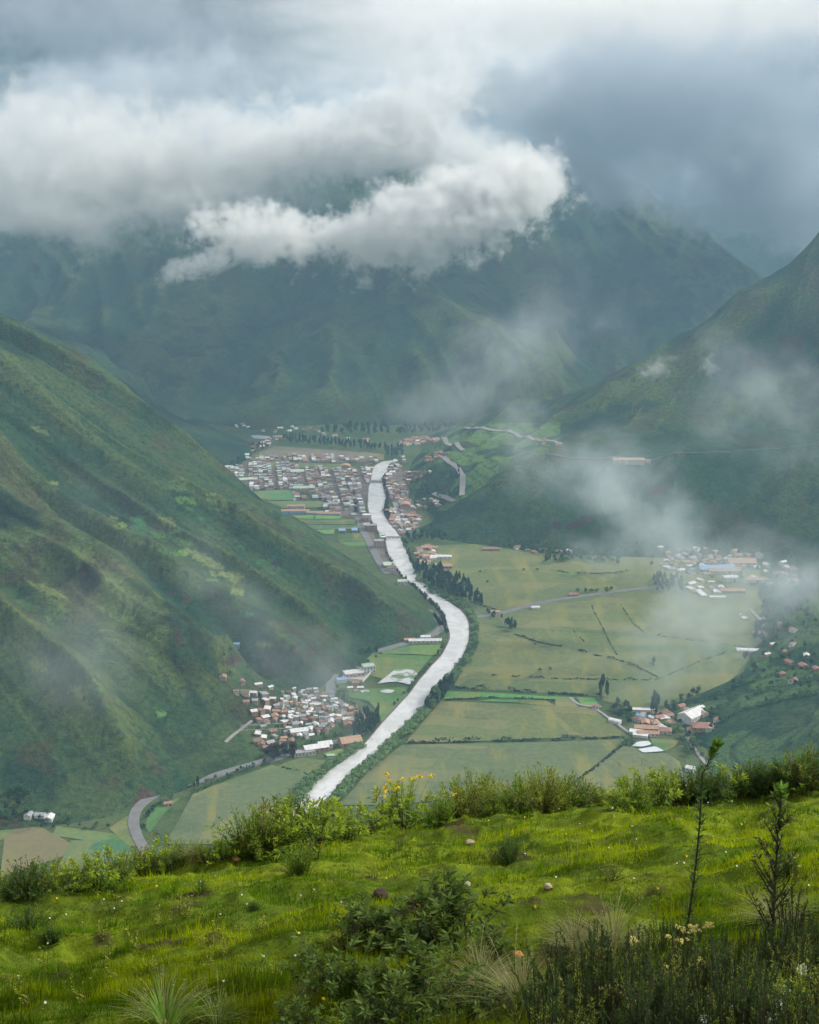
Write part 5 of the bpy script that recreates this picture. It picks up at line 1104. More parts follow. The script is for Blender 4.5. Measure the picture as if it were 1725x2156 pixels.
def blades(n, seed, a0, a1, y0, y1, hmin, hmax, wid, tone, lean=.5, mask=None, name=None, pw=1.0):
    r_ = np.random.default_rng(seed); a = r_.uniform(a0, a1, n); iy = r_.uniform(0, 1, n) ** pw; y = 1 / (1 / y0 + (1 / y1 - 1 / y0) * iy); x = a * y
    ye = np.interp(a, ea, EY); ok = y < ye + 1.5
    b_ = fbm(x / .55, y / .35, 4, 331); ok &= r_.random(n) > sstep(.66, .74, b_) * .7
    if mask is not None: ok &= mask(x, y, r_)
    x, y = x[ok], y[ok]; n = len(x); z = gz(x, y)
    big = sstep(.46, .66, fbm(x / .9, y / .6, 3, 361)); h = r_.uniform(hmin, hmax, n) * (.55 + 1.3 * big); w_ = np.maximum(wid, y * .00042) * r_.uniform(.7, 1.3, n)
    an = r_.uniform(0, 6.283, n); l = r_.uniform(0, lean, n) * h; dx, dy = np.cos(an), np.sin(an); px, py = -np.sin(an + .6) * w_, np.cos(an + .6) * w_
    b0 = np.stack([x - px, y - py, z - .01], 1); b1 = np.stack([x + px, y + py, z - .01], 1); t_ = np.stack([x + dx * l, y + dy * l, z + h], 1)
    V = np.stack([b0, b1, t_], 1).reshape(-1, 3)
    n1 = fbm(x / 1.6, y / 1.0, 3, 371); n2 = fbm(x / .3, y / .3, 3, 381)
    c = lerp(np.array([.105, .215, .003]), np.array([.350, .430, .004]), sstep(.38, .62, n1 * .5 + n2 * .5)); c = lerp(c, np.array([.050, .115, .006]), sstep(.55, .68, fbm(x / .7, y / .5, 3, 391)) * .8)
    c = lerp(c, np.array([.24, .22, .07]), (r_.random(n) < .06) * .8); c = c * (.52 + .48 * sstep(5.2, 10.5, y + 1.2 * fbm(x, y, 2, 7)))[:, None] * tone * r_.uniform(.7, 1.25, n)[:, None]  # blade colour darkens towards the camera, a lens vignette painted in
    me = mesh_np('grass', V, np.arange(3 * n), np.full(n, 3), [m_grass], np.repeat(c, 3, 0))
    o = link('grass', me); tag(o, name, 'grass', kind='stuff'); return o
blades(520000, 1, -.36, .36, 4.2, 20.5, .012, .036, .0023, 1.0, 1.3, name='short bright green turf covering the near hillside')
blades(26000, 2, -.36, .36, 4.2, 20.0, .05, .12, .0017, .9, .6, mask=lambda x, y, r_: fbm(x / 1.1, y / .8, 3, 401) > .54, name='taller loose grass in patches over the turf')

# ---- plants: stems with leaves, a few of each kind, then copied
def unit(v): return v / (np.linalg.norm(v, axis=-1, keepdims=True) + 1e-9)
class Plant:
    def __init__(s, seed): s.r = np.random.default_rng(seed); s.L = []; s.S = []
    def stems(s, n, h, spread, curve=.25, base=.06, k=7, hv=.35):
        r = s.r; az = r.uniform(0, 6.283, n); tl = np.abs(r.normal(0, spread, n)); hh = h * r.uniform(1 - hv, 1, n) * np.clip(1.06 - .4 * tl, .3, 1)
        t = np.linspace(0, 1, k)[None]; out = np.stack([np.cos(az), np.sin(az)], 1)
        rad = (base * r.uniform(0, 1, n))[:, None] + (np.sin(tl)[:, None] * t + curve * tl[:, None] * t * t) * hh[:, None]
        wob = r.normal(0, .025 * h, (n, 2, 1)) * np.sin(t * 3.14)[:, None]
        P_ = np.stack([out[:, :1] * rad + wob[:, 0], out[:, 1:] * rad + wob[:, 1], np.cos(tl)[:, None] * t * hh[:, None]], -1)
        return P_                                        # n, k, 3
    def tube(s, P_, w0, w1=None):
        w1 = w0 * .35 if w1 is None else w1; n, k, _ = P_.shape; ws = np.linspace(w0, w1, k)
        V = []
        for j in range(3):
            a = 2.094 * j; V.append(P_ + np.stack([np.cos(a) * ws, np.sin(a) * ws, 0 * ws], -1)[None])
        V = np.stack(V, 2); b0 = 0; F_ = []
        ii = np.arange(n * k * 3).reshape(n, k, 3)
        for j in range(3): F_.append(np.stack([ii[:, :-1, j], ii[:, :-1, (j + 1) % 3], ii[:, 1:, (j + 1) % 3], ii[:, 1:, j]], -1).reshape(-1, 4))
        s.S.append((V.reshape(-1, 3), np.concatenate(F_)))
    def at(s, P_, t):
        n, k, _ = P_.shape; i = np.minimum((t * (k - 1)).astype(int), k - 2); f = (t * (k - 1) - i)[..., None]; r_ = np.arange(n)[:, None]
        a = P_[r_, i]; b = P_[r_, i + 1]; return a * (1 - f) + b * f, unit(b - a)
    def leaves(s, P_, m, L, W, t0=.25, t1=1.0, up=.5, droop=0.0, jit_=.35, lv=.4, col=None, taper=0.0):
        r = s.r; n = len(P_); t = np.sort(r.uniform(t0, t1, (n, m)), 1); p, d = s.at(P_, t); p = p.reshape(-1, 3); d = d.reshape(-1, 3); N_ = len(p)
        o = r.normal(size=(N_, 3)); o = unit(o - (o * d).sum(-1, keepdims=True) * d); dr = unit(d * up + o + r.normal(size=(N_, 3)) * jit_ * .4); tf = t.reshape(-1, 1)
        l = L * r.uniform(1 - lv, 1 + lv * .3, (N_, 1)) * (1 - taper * tf); side = unit(np.cross(dr, r.normal(size=(N_, 3)) * .4 + np.array([0, 0, 1])))
        w_ = W * l / L; mid_ = p + dr * l * .45 - np.array([0, 0, 1]) * l * droop * .15; tip = p + dr * l - np.array([0, 0, 1]) * l * droop * .6
        V = np.stack([p, mid_ - side * w_, tip, mid_ + side * w_], 1).reshape(-1, 3)
        c = np.array(col if col is not None else (.06, .12, .02)) * r.uniform(.65, 1.35, (N_, 1)); s.L.append((V, np.repeat(c, 4, 0)))
    def blades(s, n, h, w_, spread, droop, col, k=6, hv=.4, base=.05, dry=.0):
        r = s.r; az = r.uniform(0, 6.283, n); tl = np.abs(r.normal(0, spread, n)) + .05; hh = h * r.uniform(1 - hv, 1, n); t = np.linspace(0, 1, k)[None]
        rad = base * r.uniform(0, 1, n)[:, None] + (np.sin(tl)[:, None] * t + droop * t ** 2.2 * .6) * hh[:, None]; zz = (np.cos(tl)[:, None] * t - droop * t ** 3 * .65) * hh[:, None]
        o = np.stack([np.cos(az), np.sin(az)], 1); P_ = np.stack([o[:, :1] * rad, o[:, 1:] * rad, zz], -1); sd = np.stack([-o[:, 1], o[:, 0], 0 * az], 1)[:, None] * (w_ * (1 - t ** 2 * .9))[..., None]
        A = P_ - sd; B = P_ + sd; c = np.array(col) * r.uniform(.6, 1.3, (n, 1)); c[r.random(n) < dry] = np.array([.30, .27, .12])
        V = np.stack([A[:, :-1], A[:, 1:], B[:, 1:], B[:, :-1]], 2).reshape(-1, 3); s.L.append((V, np.repeat(c, 4 * (k - 1), 0))); return P_
    def blobs(s, pts, size, col, n=10, flat=.5):
        r = s.r
        for p in pts:
            q = p + r.normal(size=(n, 3)) * size * np.array([.5, .5, .5 * flat]); d = unit(r.normal(size=(n, 3)) + np.array([0, 0, .8])); a = unit(np.cross(d, r.normal(size=(n, 3)))); b = np.cross(d, a); sz = size * r.uniform(.25, .5, (n, 1))
            V = np.stack([q - a * sz, q - b * sz, q + a * sz, q + b * sz], 1).reshape(-1, 3); s.L.append((V, np.repeat(np.array(col) * r.uniform(.8, 1.1, (n, 1)), 4, 0)))
    def flower_petals(s, c, rad, col, n=6, up=(0, -.5, .8)):
        r = s.r; up = unit(np.array(up, float) + r.normal(size=3) * .3); a = unit(np.cross(up, r.normal(size=3))); b = np.cross(up, a)
        for i in range(n):
            t = 6.283 * i / n; d = a * math.cos(t) + b * math.sin(t); e = np.cross(up, d)
            V = np.array([c, c + d * rad * .6 - e * rad * .35 + up * rad * .15, c + d * rad + up * rad * .25, c + d * rad * .6 + e * rad * .35 + up * rad * .15]); s.L.append((V, np.tile(np.array(col), (4, 1))))
    def leaf_mesh(s, nm, mat):
        V = np.concatenate([v for v, c in s.L]); c = np.concatenate([c for v, c in s.L]); me = mesh_np(nm, V, tri_quads(len(V)), np.full(len(V) // 4, 4), [mat], c); s.L = []; return me
    def stem_mesh(s, nm, mat):
        V = []; Fc = []; b0 = 0
        for v, f in s.S: V.append(v); Fc.append(f + b0); b0 += len(v)
        s.S = []; return mesh_np(nm, np.concatenate(V), np.concatenate(Fc), np.full(sum(len(f) for f in Fc), 4), [mat])
m_leaf = pmat("shrub leaves", (0, 0, 0), .6, .12, 4, attr=True, trans=.45, spec=.2)
m_petal = pmat("petals", (0, 0, 0), .7, .05, 4, attr=True, trans=.3, spec=.2)
m_stem = pmat("green brown stems", (.075, .065, .025), .9, .3, 10); m_twig = pmat("dry dark twigs", (.055, .040, .028), .9, .3, 10)
YGc, MGc, DGc, OLc, RDc = (.27, .36, .025), (.150, .250, .026), (.040, .070, .014), (.22, .25, .035), (.14, .08, .03)
KIND = {}
def define(nm, variants): KIND[nm] = variants
def mk_feathery(seed, c1, c2, h=.6, n=70, dens=34):
    p = Plant(seed); P_ = p.stems(n, h, .42, .3, .12, hv=.45); p.tube(P_, .0035); p.leaves(P_, dens, .045, .0075, .12, 1.0, .9, col=c1); Q = p.stems(n // 3, h * 1.08, .36, .3, .1, hv=.3); p.tube(Q, .003); p.leaves(Q, dens, .035, .006, .35, 1.0, 1.2, col=c2)
    return [('foliage', p.leaf_mesh('foliage', m_leaf)), ('stem', p.stem_mesh('stem', m_stem))]
def mk_whorl(seed, c1, c2, h=.6, n=34):
    p = Plant(seed); P_ = p.stems(n, h, .5, .35, .12, hv=.5); p.tube(P_, .0045); p.leaves(P_, 16, .085, .012, .80, 1.0, .8, .15, col=c2); p.leaves(P_, 14, .075, .011, .3, .85, .5, .3, col=c1)
    return [('foliage', p.leaf_mesh('foliage', m_leaf)), ('stem', p.stem_mesh('stem', m_twig))]
def mk_needle(seed, c1, c2, h=.6, n=26, sp=.28):
    p = Plant(seed); P_ = p.stems(n, h, sp, .15, .10, hv=.5); p.tube(P_, .006); p.leaves(P_, 75, .028, .0035, .12, 1.0, .55, col=c1); p.leaves(P_, 26, .03, .004, .78, 1.0, 1.0, col=c2)
    return [('foliage', p.leaf_mesh('foliage', m_leaf)), ('stem', p.stem_mesh('stem', m_twig))]
def mk_tussock(seed, c, h=.6, n=170, w_=.0035, droop=.55, stalks=7, dry=.15, spread=.38):
    p = Plant(seed); p.blades(n, h, w_, spread, droop, c, dry=dry); m1 = p.leaf_mesh('blades', m_leaf); out = [('blades', m1)]
    if stalks:
        P_ = p.stems(stalks, h * 1.3, .38, .6, .04, hv=.5); p.tube(P_, .0022); p.leaves(P_, 16, .03, .004, .8, 1.0, 1.0, .6, col=(.24, .22, .10)); out = [('blades', m1), ('stalk', p.stem_mesh('stalk', pmat("straw", (.33, .33, .14), .8, .2, 5))), ('foliage', p.leaf_mesh('foliage', m_leaf))]  # the foliage part here is the stalks' seed heads
    return out
def mk_spire(seed, h=1.6, side=0, c1=DGc, c2=(.08, .15, .03)):
    p = Plant(seed); t = np.linspace(0, 1, 14); b = np.stack([.05 * np.sin(t * 2.2) + .10 * np.clip(t - .85, 0, 1) * 5 * (side == 0), 0 * t, t * h], -1)[None]; p.tube(b, .007, .003)
    p.leaves(b, 330 if not side else 170, .055, .0032, .05, 1.0, .45, col=c1, taper=.15); p.leaves(b, 170 if not side else 60, .042, .006, .05, 1.0, .9, col=c2); p.leaves(b, 34, .050, .009, .92, 1.0, 1.4, col=(.13, .24, .03))
    if side:
        r = p.r; tt_ = r.uniform(.15, .95, side); base, d = p.at(b, tt_[None]); az = r.uniform(0, 6.283, side); ln = h * .21 * (1.15 - tt_) ; k = np.linspace(0, 1, 6)[None, :, None]
        dr = np.stack([np.cos(az), np.sin(az), 1.6 + 0 * az], 1)[:, None]; S_ = base[0][:, None] + dr * k * ln[:, None, None] * .7; p.tube(S_, .005); p.leaves(S_, 16, .028, .004, .1, 1, .6, col=c1); p.leaves(S_, 10, .026, .005, .5, 1, .9, col=OLc)
    return [('leaves', p.leaf_mesh('leaves', m_leaf)), ('stem', p.stem_mesh('stem', m_twig))]
def mk_flowerbush(seed):
    parts = mk_whorl(seed, MGc, YGc, .6, 48); p = Plant(seed + 1); P_ = p.stems(22, .72, .38, .3, .1, hv=.25); p.tube(P_, .003); parts.append(('flower_stalk', p.stem_mesh('flower_stalk', m_stem)))
    p.blobs([q[-1] for q in P_[:16]], .035, (.72, .52, .02), 14); parts.append(('blossom', p.leaf_mesh('blossom', m_petal))); return parts
def mk_twiggy(seed, h=.5, n=16, c=OLc, m=5):
    p = Plant(seed); P_ = p.stems(n, h, .75, .5, .05, hv=.5); p.tube(P_, .004); Q = p.stems(n, h * .7, .6, .3, .05); p.tube(Q, .003); p.leaves(P_, m, .05, .009, .4, 1, .6, .3, col=c)
    return [('foliage', p.leaf_mesh('foliage', m_leaf)), ('twigs', p.stem_mesh('twigs', m_twig))]
def mk_weed(seed, h=.28, c=(.24, .27, .03)):
    p = Plant(seed); P_ = p.stems(5, h, .35, .3, .04, hv=.5); p.tube(P_, .0022); p.leaves(P_, 13, .04, .009, .15, 1, .7, .1, col=c); return [('leaves', p.leaf_mesh('leaves', m_leaf)), ('stem', p.stem_mesh('stem', m_stem))]
def mk_flower(seed, h, rad, col, petals=6, m=4, blob=False):
    p = Plant(seed); P_ = p.stems(1, h, .25, .2, .01); p.tube(P_, .0018); p.leaves(P_, m, .04, .005, .1, .8, .6, col=MGc); l = p.leaf_mesh('leaves', m_leaf); s_ = p.stem_mesh('stem', m_stem)
    if blob: p.blobs([P_[0, -1]] + [P_[0, -1] + p.r.normal(size=3) * rad * .8 * np.array([1, 1, .25]) for _ in range(7)], rad * .55, col, 12, .4)
    else:
        p.flower_petals(P_[0, -1], rad, col, petals); p.flower_petals(P_[0, -1] + np.array([0, 0, rad * .1]), rad * .7, col, petals)
    return [('blossom', p.leaf_mesh('blossom', m_petal)), ('stem', s_), ('leaves', l)]
define('feathery', [mk_feathery(401 + i, c1, c2) for i, (c1, c2) in enumerate([(MGc, YGc), (OLc, YGc), (MGc, OLc), (YGc, OLc)])])
define('darkfeathery', [mk_feathery(421 + i, (.06, .12, .02), (.11, .19, .025), .6, 80) for i in range(2)])
define('whorl', [mk_whorl(431 + i, MGc, YGc) for i in range(3)]); define('darkwhorl', [mk_whorl(441 + i, (.045, .080, .015), (.10, .16, .025), .6, 34) for i in range(3)])
define('needle', [mk_needle(451 + i, DGc, c) for i, c in enumerate([(.05, .09, .02), (.06, .10, .025), OLc])]); define('tussock', [mk_tussock(461 + i, c) for i, c in enumerate([(.16, .20, .05), (.13, .20, .03)])])
define('palegrass', [mk_tussock(471 + i, (.26, .27, .11), .6, 240, .0022, .6, 9, .4, .5) for i in range(2)]); define('broadgrass', [mk_tussock(481, (.15, .27, .03), .55, 60, .010, .5, 4, .05, .4)])
define('flowerbush', [mk_flowerbush(491)]); define('twiggy', [mk_twiggy(501), mk_twiggy(502, .5, 12, RDc)]); define('weed', [mk_weed(511 + i) for i in range(3)])
define('stalk', [mk_twiggy(521, .7, 2, YGc, 16)])
CNT = {}
def plant(kind, name, u, v, hpx, label, group=None, wf=1.0, var=None, cat='shrub', href=.6, sink=.02, tilt=0.0):
    x, y, z = fg(u, v); s = (float(ratio(u, v - hpx)[1]) * y - z) / href; vs = KIND[kind]; n = CNT.get(kind, 0); CNT[kind] = n + 1
    parts = vs[n % len(vs) if var is None else var]; e_ = empty(name, (x, y, z - sink), 0); e_.rotation_euler = (0, tilt, rnd(0, 6.28) if not tilt else 0); e_.scale = (s * wf, s * wf, s); tag(e_, label, cat, group)
    for nm, me in parts: link(nm, me, e_)
    return e_
# row of bushes on the brow
ROWB = [(15, 1892, 75, 'feathery'), (62, 1885, 95, 'darkfeathery'), (105, 1880, 90, 'feathery'), (150, 1872, 80, 'whorl'), (205, 1862, 92, 'whorl'), (250, 1852, 75, 'feathery'), (300, 1845, 80, 'feathery'), (345, 1832, 78, 'whorl'), (385, 1820, 66, 'feathery'),
        (425, 1812, 50, 'feathery'), (455, 1810, 56, 'whorl'), (470, 1812, 46, 'twiggy'), (490, 1803, 60, 'whorl'), (530, 1800, 100, 'feathery'), (575, 1792, 105, 'feathery'), (620, 1785, 112, 'darkfeathery'), (655, 1780, 105, 'whorl'), (695, 1770, 90, 'whorl'), (735, 1765, 72, 'whorl'), (770, 1757, 55, 'twiggy'),
        (800, 1748, 62, 'whorl'), (935, 1728, 58, 'feathery'), (968, 1722, 88, 'feathery'), (1008, 1716, 96, 'feathery'), (1040, 1712, 74, 'feathery'), (1105, 1712, 90, 'feathery'), (1145, 1706, 100, 'feathery'), (1185, 1704, 86, 'feathery'),
        (1222, 1698, 60, 'darkfeathery'), (1258, 1694, 48, 'feathery'), (1300, 1702, 52, 'whorl'), (1335, 1706, 78, 'feathery'), (1372, 1698, 100, 'whorl'), (1410, 1694, 80, 'feathery'), (1455, 1690, 76, 'darkfeathery'), (1495, 1684, 74, 'darkfeathery'), (1535, 1680, 76, 'whorl'),
        (1575, 1676, 80, 'darkfeathery'), (1612, 1672, 78, 'darkfeathery'), (1650, 1668, 80, 'darkfeathery'), (1690, 1664, 92, 'feathery'), (1722, 1662, 100, 'darkfeathery')]
KN = {'feathery': ('feathery_shrub', 'fine-leaved yellow-green shrub'), 'darkfeathery': ('dense_shrub', 'dense dark green shrub'), 'whorl': ('leafy_shrub', 'narrow-leaved shrub with rosette tips'), 'twiggy': ('twiggy_shrub', 'sparse brown twiggy shrub')}
cn = {}
for (u, v, h, kd_) in ROWB:
    cn[kd_] = cn.get(kd_, 0) + 1
    plant(kd_, KN[kd_][0], u, v, h * (.80 if u < 500 else .97 if u < 820 else .92), f"{KN[kd_][1]} on the hill brow, {ordw(cn[kd_])} of its kind from the left", 'bushes along the brow', 1.25)
plant('flowerbush', 'flowering_shrub', 850, 1742, 92, 'tall shrub covered in yellow blossoms on the hill brow', None, 1.15)
plant('broadgrass', 'grass_clump', 905, 1738, 62, 'bright clump of broad pale blades beside the yellow-flowered shrub', cat='grass clump', href=.55)
plant('broadgrass', 'grass_clump', 1075, 1708, 95, 'tall arching clump of broad blades rising from the brow bushes', cat='grass clump', href=.6)
plant('palegrass', 'grass_tussock', 410, 1812, 62, 'pale straw tussock at the dip of the brow above the road curve', 'tussocks', cat='grass tussock'); plant('palegrass', 'grass_tussock', 368, 1815, 50, 'smaller pale straw tussock beside the one in the dip', 'tussocks', cat='grass tussock')
plant('palegrass', 'grass_tussock', 8, 1880, 60, 'pale straw tussock at the very end of the brow', 'tussocks', cat='grass tussock')
for j, (u, v, h) in enumerate([(180, 1862, 75), (330, 1835, 70), (560, 1788, 95), (610, 1782, 90), (1030, 1712, 95), (1120, 1708, 105), (1240, 1696, 62), (1560, 1675, 90), (1700, 1662, 100)]):
    plant('palegrass', 'grass_tussock', u, v, h, f"fine stalky grass rising among the brow bushes, {ordw(j + 1)} from the left", 'fine grasses among the bushes', .8, cat='grass tussock')
plant('tussock', 'grass_tussock', 1350, 1690, 85, 'thin-stalked tussock between the bushes on the brow', 'tussocks', cat='grass tussock')
for j, (u, v, h) in enumerate([(130, 1872, 105), (268, 1852, 108), (655, 1782, 100), (880, 1738, 120), (1282, 1700, 78), (432, 1808, 50), (712, 1770, 92)]):
    plant('stalk', 'tall_stalk', u, v, h, f"{ordw(j + 1) if j < 5 else ['slim', 'second slim'][j - 5]} single-stemmed plant poking above the brow bushes", 'stalks above the brow', .5, cat='plant', href=.7)
# shrubs standing out on the turf
plant('feathery', 'feathery_shrub', 632, 1842, 74, 'small light shrub alone on the turf below the brow', None, 1.0, 0); plant('twiggy', 'twiggy_shrub', 665, 1812, 90, 'bare brown twigs behind the small light shrub', None, .8, 1)
plant('twiggy', 'twiggy_shrub', 235, 1925, 48, 'arching dead twigs on the turf at the dim side', None, 1.5, 1); plant('darkfeathery', 'dense_shrub', 60, 1965, 55, 'low dark bush at the picture side on the turf', None, 1.7, 0); plant('darkfeathery', 'dense_shrub', 110, 1985, 40, 'lowest dark bush next to the low dark bush', None, 1.5, 1)
plant('darkfeathery', 'dense_shrub', 1072, 1822, 66, 'dark upright bush on the mossy mounds in the middle', None, .9, 1); plant('twiggy', 'twiggy_shrub', 1290, 1850, 78, 'thin reddish branches sprawling on the bright turf', None, 1.2, 0); plant('twiggy', 'twiggy_shrub', 845, 1790, 70, 'little dry twigs under the yellow-flowered shrub', None, .7, 1)
plant('feathery', 'feathery_shrub', 425, 1880, 38, 'tiny upright shrub on the open turf', None, .8, 2); plant('darkfeathery', 'dense_shrub', 535, 1915, 22, 'small dark green tuft on the open turf', None, 1.2, 1); plant('darkfeathery', 'dense_shrub', 1660, 1845, 55, 'dark round bush behind the bushy spire', None, 1.0, 0)
plant('twiggy', 'twiggy_shrub', 1000, 1770, 30, 'low dry twigs on the upper turf', None, 1.4, 1); plant('twiggy', 'twiggy_shrub', 1340, 1790, 50, 'thin twigs carrying white blossoms on the upper turf', None, .9, 0)
DK = [(775, 1985, 110), (850, 2020, 150), (955, 1985, 150), (1030, 2030, 100), (700, 2085, 120), (880, 2130, 150), (1000, 2140, 110), (800, 2170, 130), (930, 1905, 62), (1075, 2165, 95), (620, 2175, 80)]
DN = ['left of the big pair', 'the largest', 'upright with pale tips', 'beside the orange stone', 'at the leaning twigs', 'low and wide below the largest', 'under the pale-tipped one', 'at the bottom edge by the grass clump', 'small one behind the pale-tipped', 'next to the fine grass tussock', 'lowest of all on the turf side']
for j, ((u, v, h), d) in enumerate(zip(DK, DN)): plant('darkwhorl', 'leafy_shrub', u, v, h * .92, f"dark narrow-leaved bush in the near thicket, {d}", 'near thicket of dark bushes', 1.3)
plant('twiggy', 'twiggy_shrub', 900, 2000, 170, 'dark bare branches in the middle of the thicket', None, .9, 1); plant('twiggy', 'twiggy_shrub', 745, 2010, 130, 'dark leaning branches at the edge of the thicket', None, 1.2, 1)
plant('tussock', 'grass_tussock', 940, 2120, 80, 'fresh green tussock in the dark thicket', 'tussocks', cat='grass tussock'); plant('palegrass', 'grass_tussock', 1010, 2085, 120, 'fine straw tussock bending beside the orange stone', 'tussocks', 1.2, cat='grass tussock'); plant('palegrass', 'grass_tussock', 1100, 2120, 130, 'large fine tussock near the yellow flower heads', 'tussocks', 1.3, cat='grass tussock')
plant('palegrass', 'grass_tussock', 1290, 2010, 120, 'wide arching straw tussock behind the thin spire', 'tussocks', 1.4, cat='grass tussock'); plant('palegrass', 'grass_tussock', 1640, 1950, 110, 'tangled straw tussock beside the bushy spire', 'tussocks', 1.3, cat='grass tussock'); plant('palegrass', 'grass_tussock', 1210, 2000, 100, 'smaller arching tussock between stone and spire', 'tussocks', 1.2, cat='grass tussock')
plant('tussock', 'grass_tussock', 345, 2165, 140, 'green tussock with long stalks at the bottom edge', 'tussocks', 1.1, cat='grass tussock'); plant('tussock', 'grass_tussock', 460, 2170, 110, 'thin tussock at the bottom edge beside the green one', 'tussocks', .9, cat='grass tussock'); plant('tussock', 'grass_tussock', 640, 2120, 70, 'thin tussock between turf and dark thicket', 'tussocks', 1.0, cat='grass tussock')
plant('broadgrass', 'grass_clump', 350, 2185, 150, 'yellowish broad-bladed clump at the bottom edge', cat='grass clump')
# three tall stems
def spire(u, v, htop, side, seed, label, wf=1.0):
    x, y, z = fg(u, v); h = float(ratio(u, v - htop)[1]) * y - z; KIND['sp'] = [mk_spire(seed, h, side)]; plant('sp', 'tall_spire', u, v, htop, label, 'tall spiny stems', wf, 0, 'plant', href=h)
spire(1437, 2010, 465, 0, 601, 'thin tall spiny stem with a nodding tip against the valley'); spire(1625, 2030, 370, 26, 602, 'bushy tall stem with many side twigs', 1.1); spire(1712, 2190, 320, 20, 603, 'tall dark stem at the side edge of the picture')
# dense needle-leaved thicket in the near corner
NP = []; poly = [(1130, 2230), (1170, 2110), (1300, 2040), (1440, 2015), (1600, 2040), (1740, 2010), (1740, 2300), (1130, 2300)]; r_ = np.random.default_rng(5)
while len(NP) < 84:
    u, v = r_.uniform(1130, 1740), r_.uniform(2010, 2300)
    if inpoly(np.array([u]), np.array([v]), poly)[0] and all((u - a) ** 2 + (v - b) ** 2 > 19 ** 2 for a, b in NP): NP.append((u, v))
NP.sort(key=lambda p: p[0])
for j, (u, v) in enumerate(NP): plant('needle', 'needle_shrub', u, v, float(r_.uniform(95, 165)) * (1 + max(0, v - 2080) / 350), f"dark needle-leaved shrub in the near corner thicket, {ordw(j + 1)} from the left", 'needle-leaved corner thicket', .8)
for j, (u, v, h) in enumerate([(1560, 2170, 120), (1640, 2190, 140), (1700, 2200, 150), (1590, 2230, 120), (1670, 2120, 90)]): plant('feathery', 'feathery_shrub', u, v, h, f"soft light-leaved bush under the big white flowers, {ordw(j + 1)} planted", 'light bushes in the corner', 1.2)
# flowers
def flower(u, vb, hpx, kind, j, label, group):
    x, y, z = fg(u, vb); h = float(ratio(u, vb - hpx)[1]) * y - z
    me = {'white': lambda: mk_flower(700 + j, h, max(.008, y * .0007), (.75, .75, .70)), 'yellow': lambda: mk_flower(700 + j, h, max(.009, y * .0009), (.85, .60, .02)), 'cluster': lambda: mk_flower(700 + j, h, .021, (.66, .58, .18), blob=True), 'big': lambda: mk_flower(700 + j, h, .024, (.86, .86, .80), 9)}[kind]()
    e_ = empty({'white': 'white_flower', 'yellow': 'yellow_flower', 'cluster': 'yarrow', 'big': 'large_white_flower'}[kind], (x, y, z - .01), 0); tag(e_, label, 'flower', group)
    for nm, m_ in me: link(nm, m_, e_)
WF = [(95, 1990), (145, 1930), (180, 1945), (218, 1895), (250, 1905), (108, 1935), (265, 1895), (430, 1860), (455, 1845), (510, 1890), (520, 1905), (470, 1930), (635, 1885), (660, 1875), (722, 1900), (1225, 1735), (1282, 1790), (1250, 1750), (1338, 1745), (1345, 1760), (1100, 1800), (1180, 1840), (1335, 1850), (1420, 1820), (1440, 1815), (1530, 1790), (1555, 1820), (1700, 1860), (40, 2060), (365, 2080), (480, 2060), (700, 2040), (560, 2010), (1280, 1700), (1545, 1690), (1500, 1695), (745, 1975), (300, 2120), (620, 2010), (90, 2110)]
for j, (u, v) in enumerate(sorted(WF)): flower(u, v + 14, 22, 'white', j, f"tiny white flower dotting the turf, {ordw(j + 1)} from the left", 'tiny white flowers in the turf')
YF = [(120, 1890), (330, 1865), (625, 1960), (820, 1845), (1030, 1730), (1190, 1755), (1500, 1760), (1450, 1800), (1610, 1770), (1560, 1735), (1120, 1905), (300, 2060), (680, 2100), (1380, 1870), (1680, 1800), (1105, 1720)]
for j, (u, v) in enumerate(sorted(YF)): flower(u, v + 10, 14, 'yellow', 60 + j, f"tiny yellow flower dotting the turf, {ordw(j + 1)} from the left", 'tiny yellow flowers in the turf')
CF = [(1457, 1985, 78), (1440, 1990, 82), (1475, 1990, 76), (1382, 2010, 60), (1345, 2030, 66), (1462, 2040, 60), (1402, 2070, 70), (1350, 2080, 80), (1322, 2120, 60), (1290, 2160, 66), (1480, 2100, 60), (1250, 2190, 76), (1400, 2150, 60), (1170, 2200, 70)]
for j, (u, v, h) in enumerate(sorted(CF)): flower(u, v + 60, h + 50, 'cluster', 80 + j, f"flat pale yellow flower head in the near thicket, {ordw(j + 1)} from the left", 'pale yellow flower heads')
BF = [(1703, 2020), (1656, 2042), (1632, 2062), (1606, 2085), (1672, 2068), (1562, 2112), (1640, 2118), (1690, 2140), (1520, 2090), (1600, 2135), (1712, 2085), (1485, 2120)]
for j, (u, v) in enumerate(sorted(BF)): flower(u, v + 120, 115, 'big', 100 + j, f"large white blossom in the near corner, {ordw(j + 1)} from the left", 'large white blossoms')
WD = [(395, 1930), (380, 1922), (470, 1985), (440, 2035), (225, 2035), (215, 1985), (285, 1995), (310, 2050), (430, 2000), (250, 2075), (150, 2090), (60, 2120), (510, 1960), (180, 2120), (40, 2090), (420, 2090), (470, 2020), (770, 1935), (790, 1850), (560, 1960), (590, 2070), (1345, 1900), (330, 1960), (100, 2040)]
for j, (u, v) in enumerate(sorted(WD)): plant('weed', 'small_weed', u, v, 52, f"small yellow-green weed on the turf, {ordw(j + 1)} from the left", 'yellow-green weeds', 1.0, cat='weed', href=.28)
for j, (u, v, h) in enumerate([(650, 1930, 90), (500, 2170, 150), (560, 2190, 120), (1040, 2180, 140), (1265, 1870, 70), (445, 2150, 130), (170, 2170, 90)]): plant('stalk', 'tall_stalk', u, v, h, f"tall thin stalk standing free on the near turf, {ordw(j + 1)} counted", 'free stalks', .5, cat='plant', href=.7)
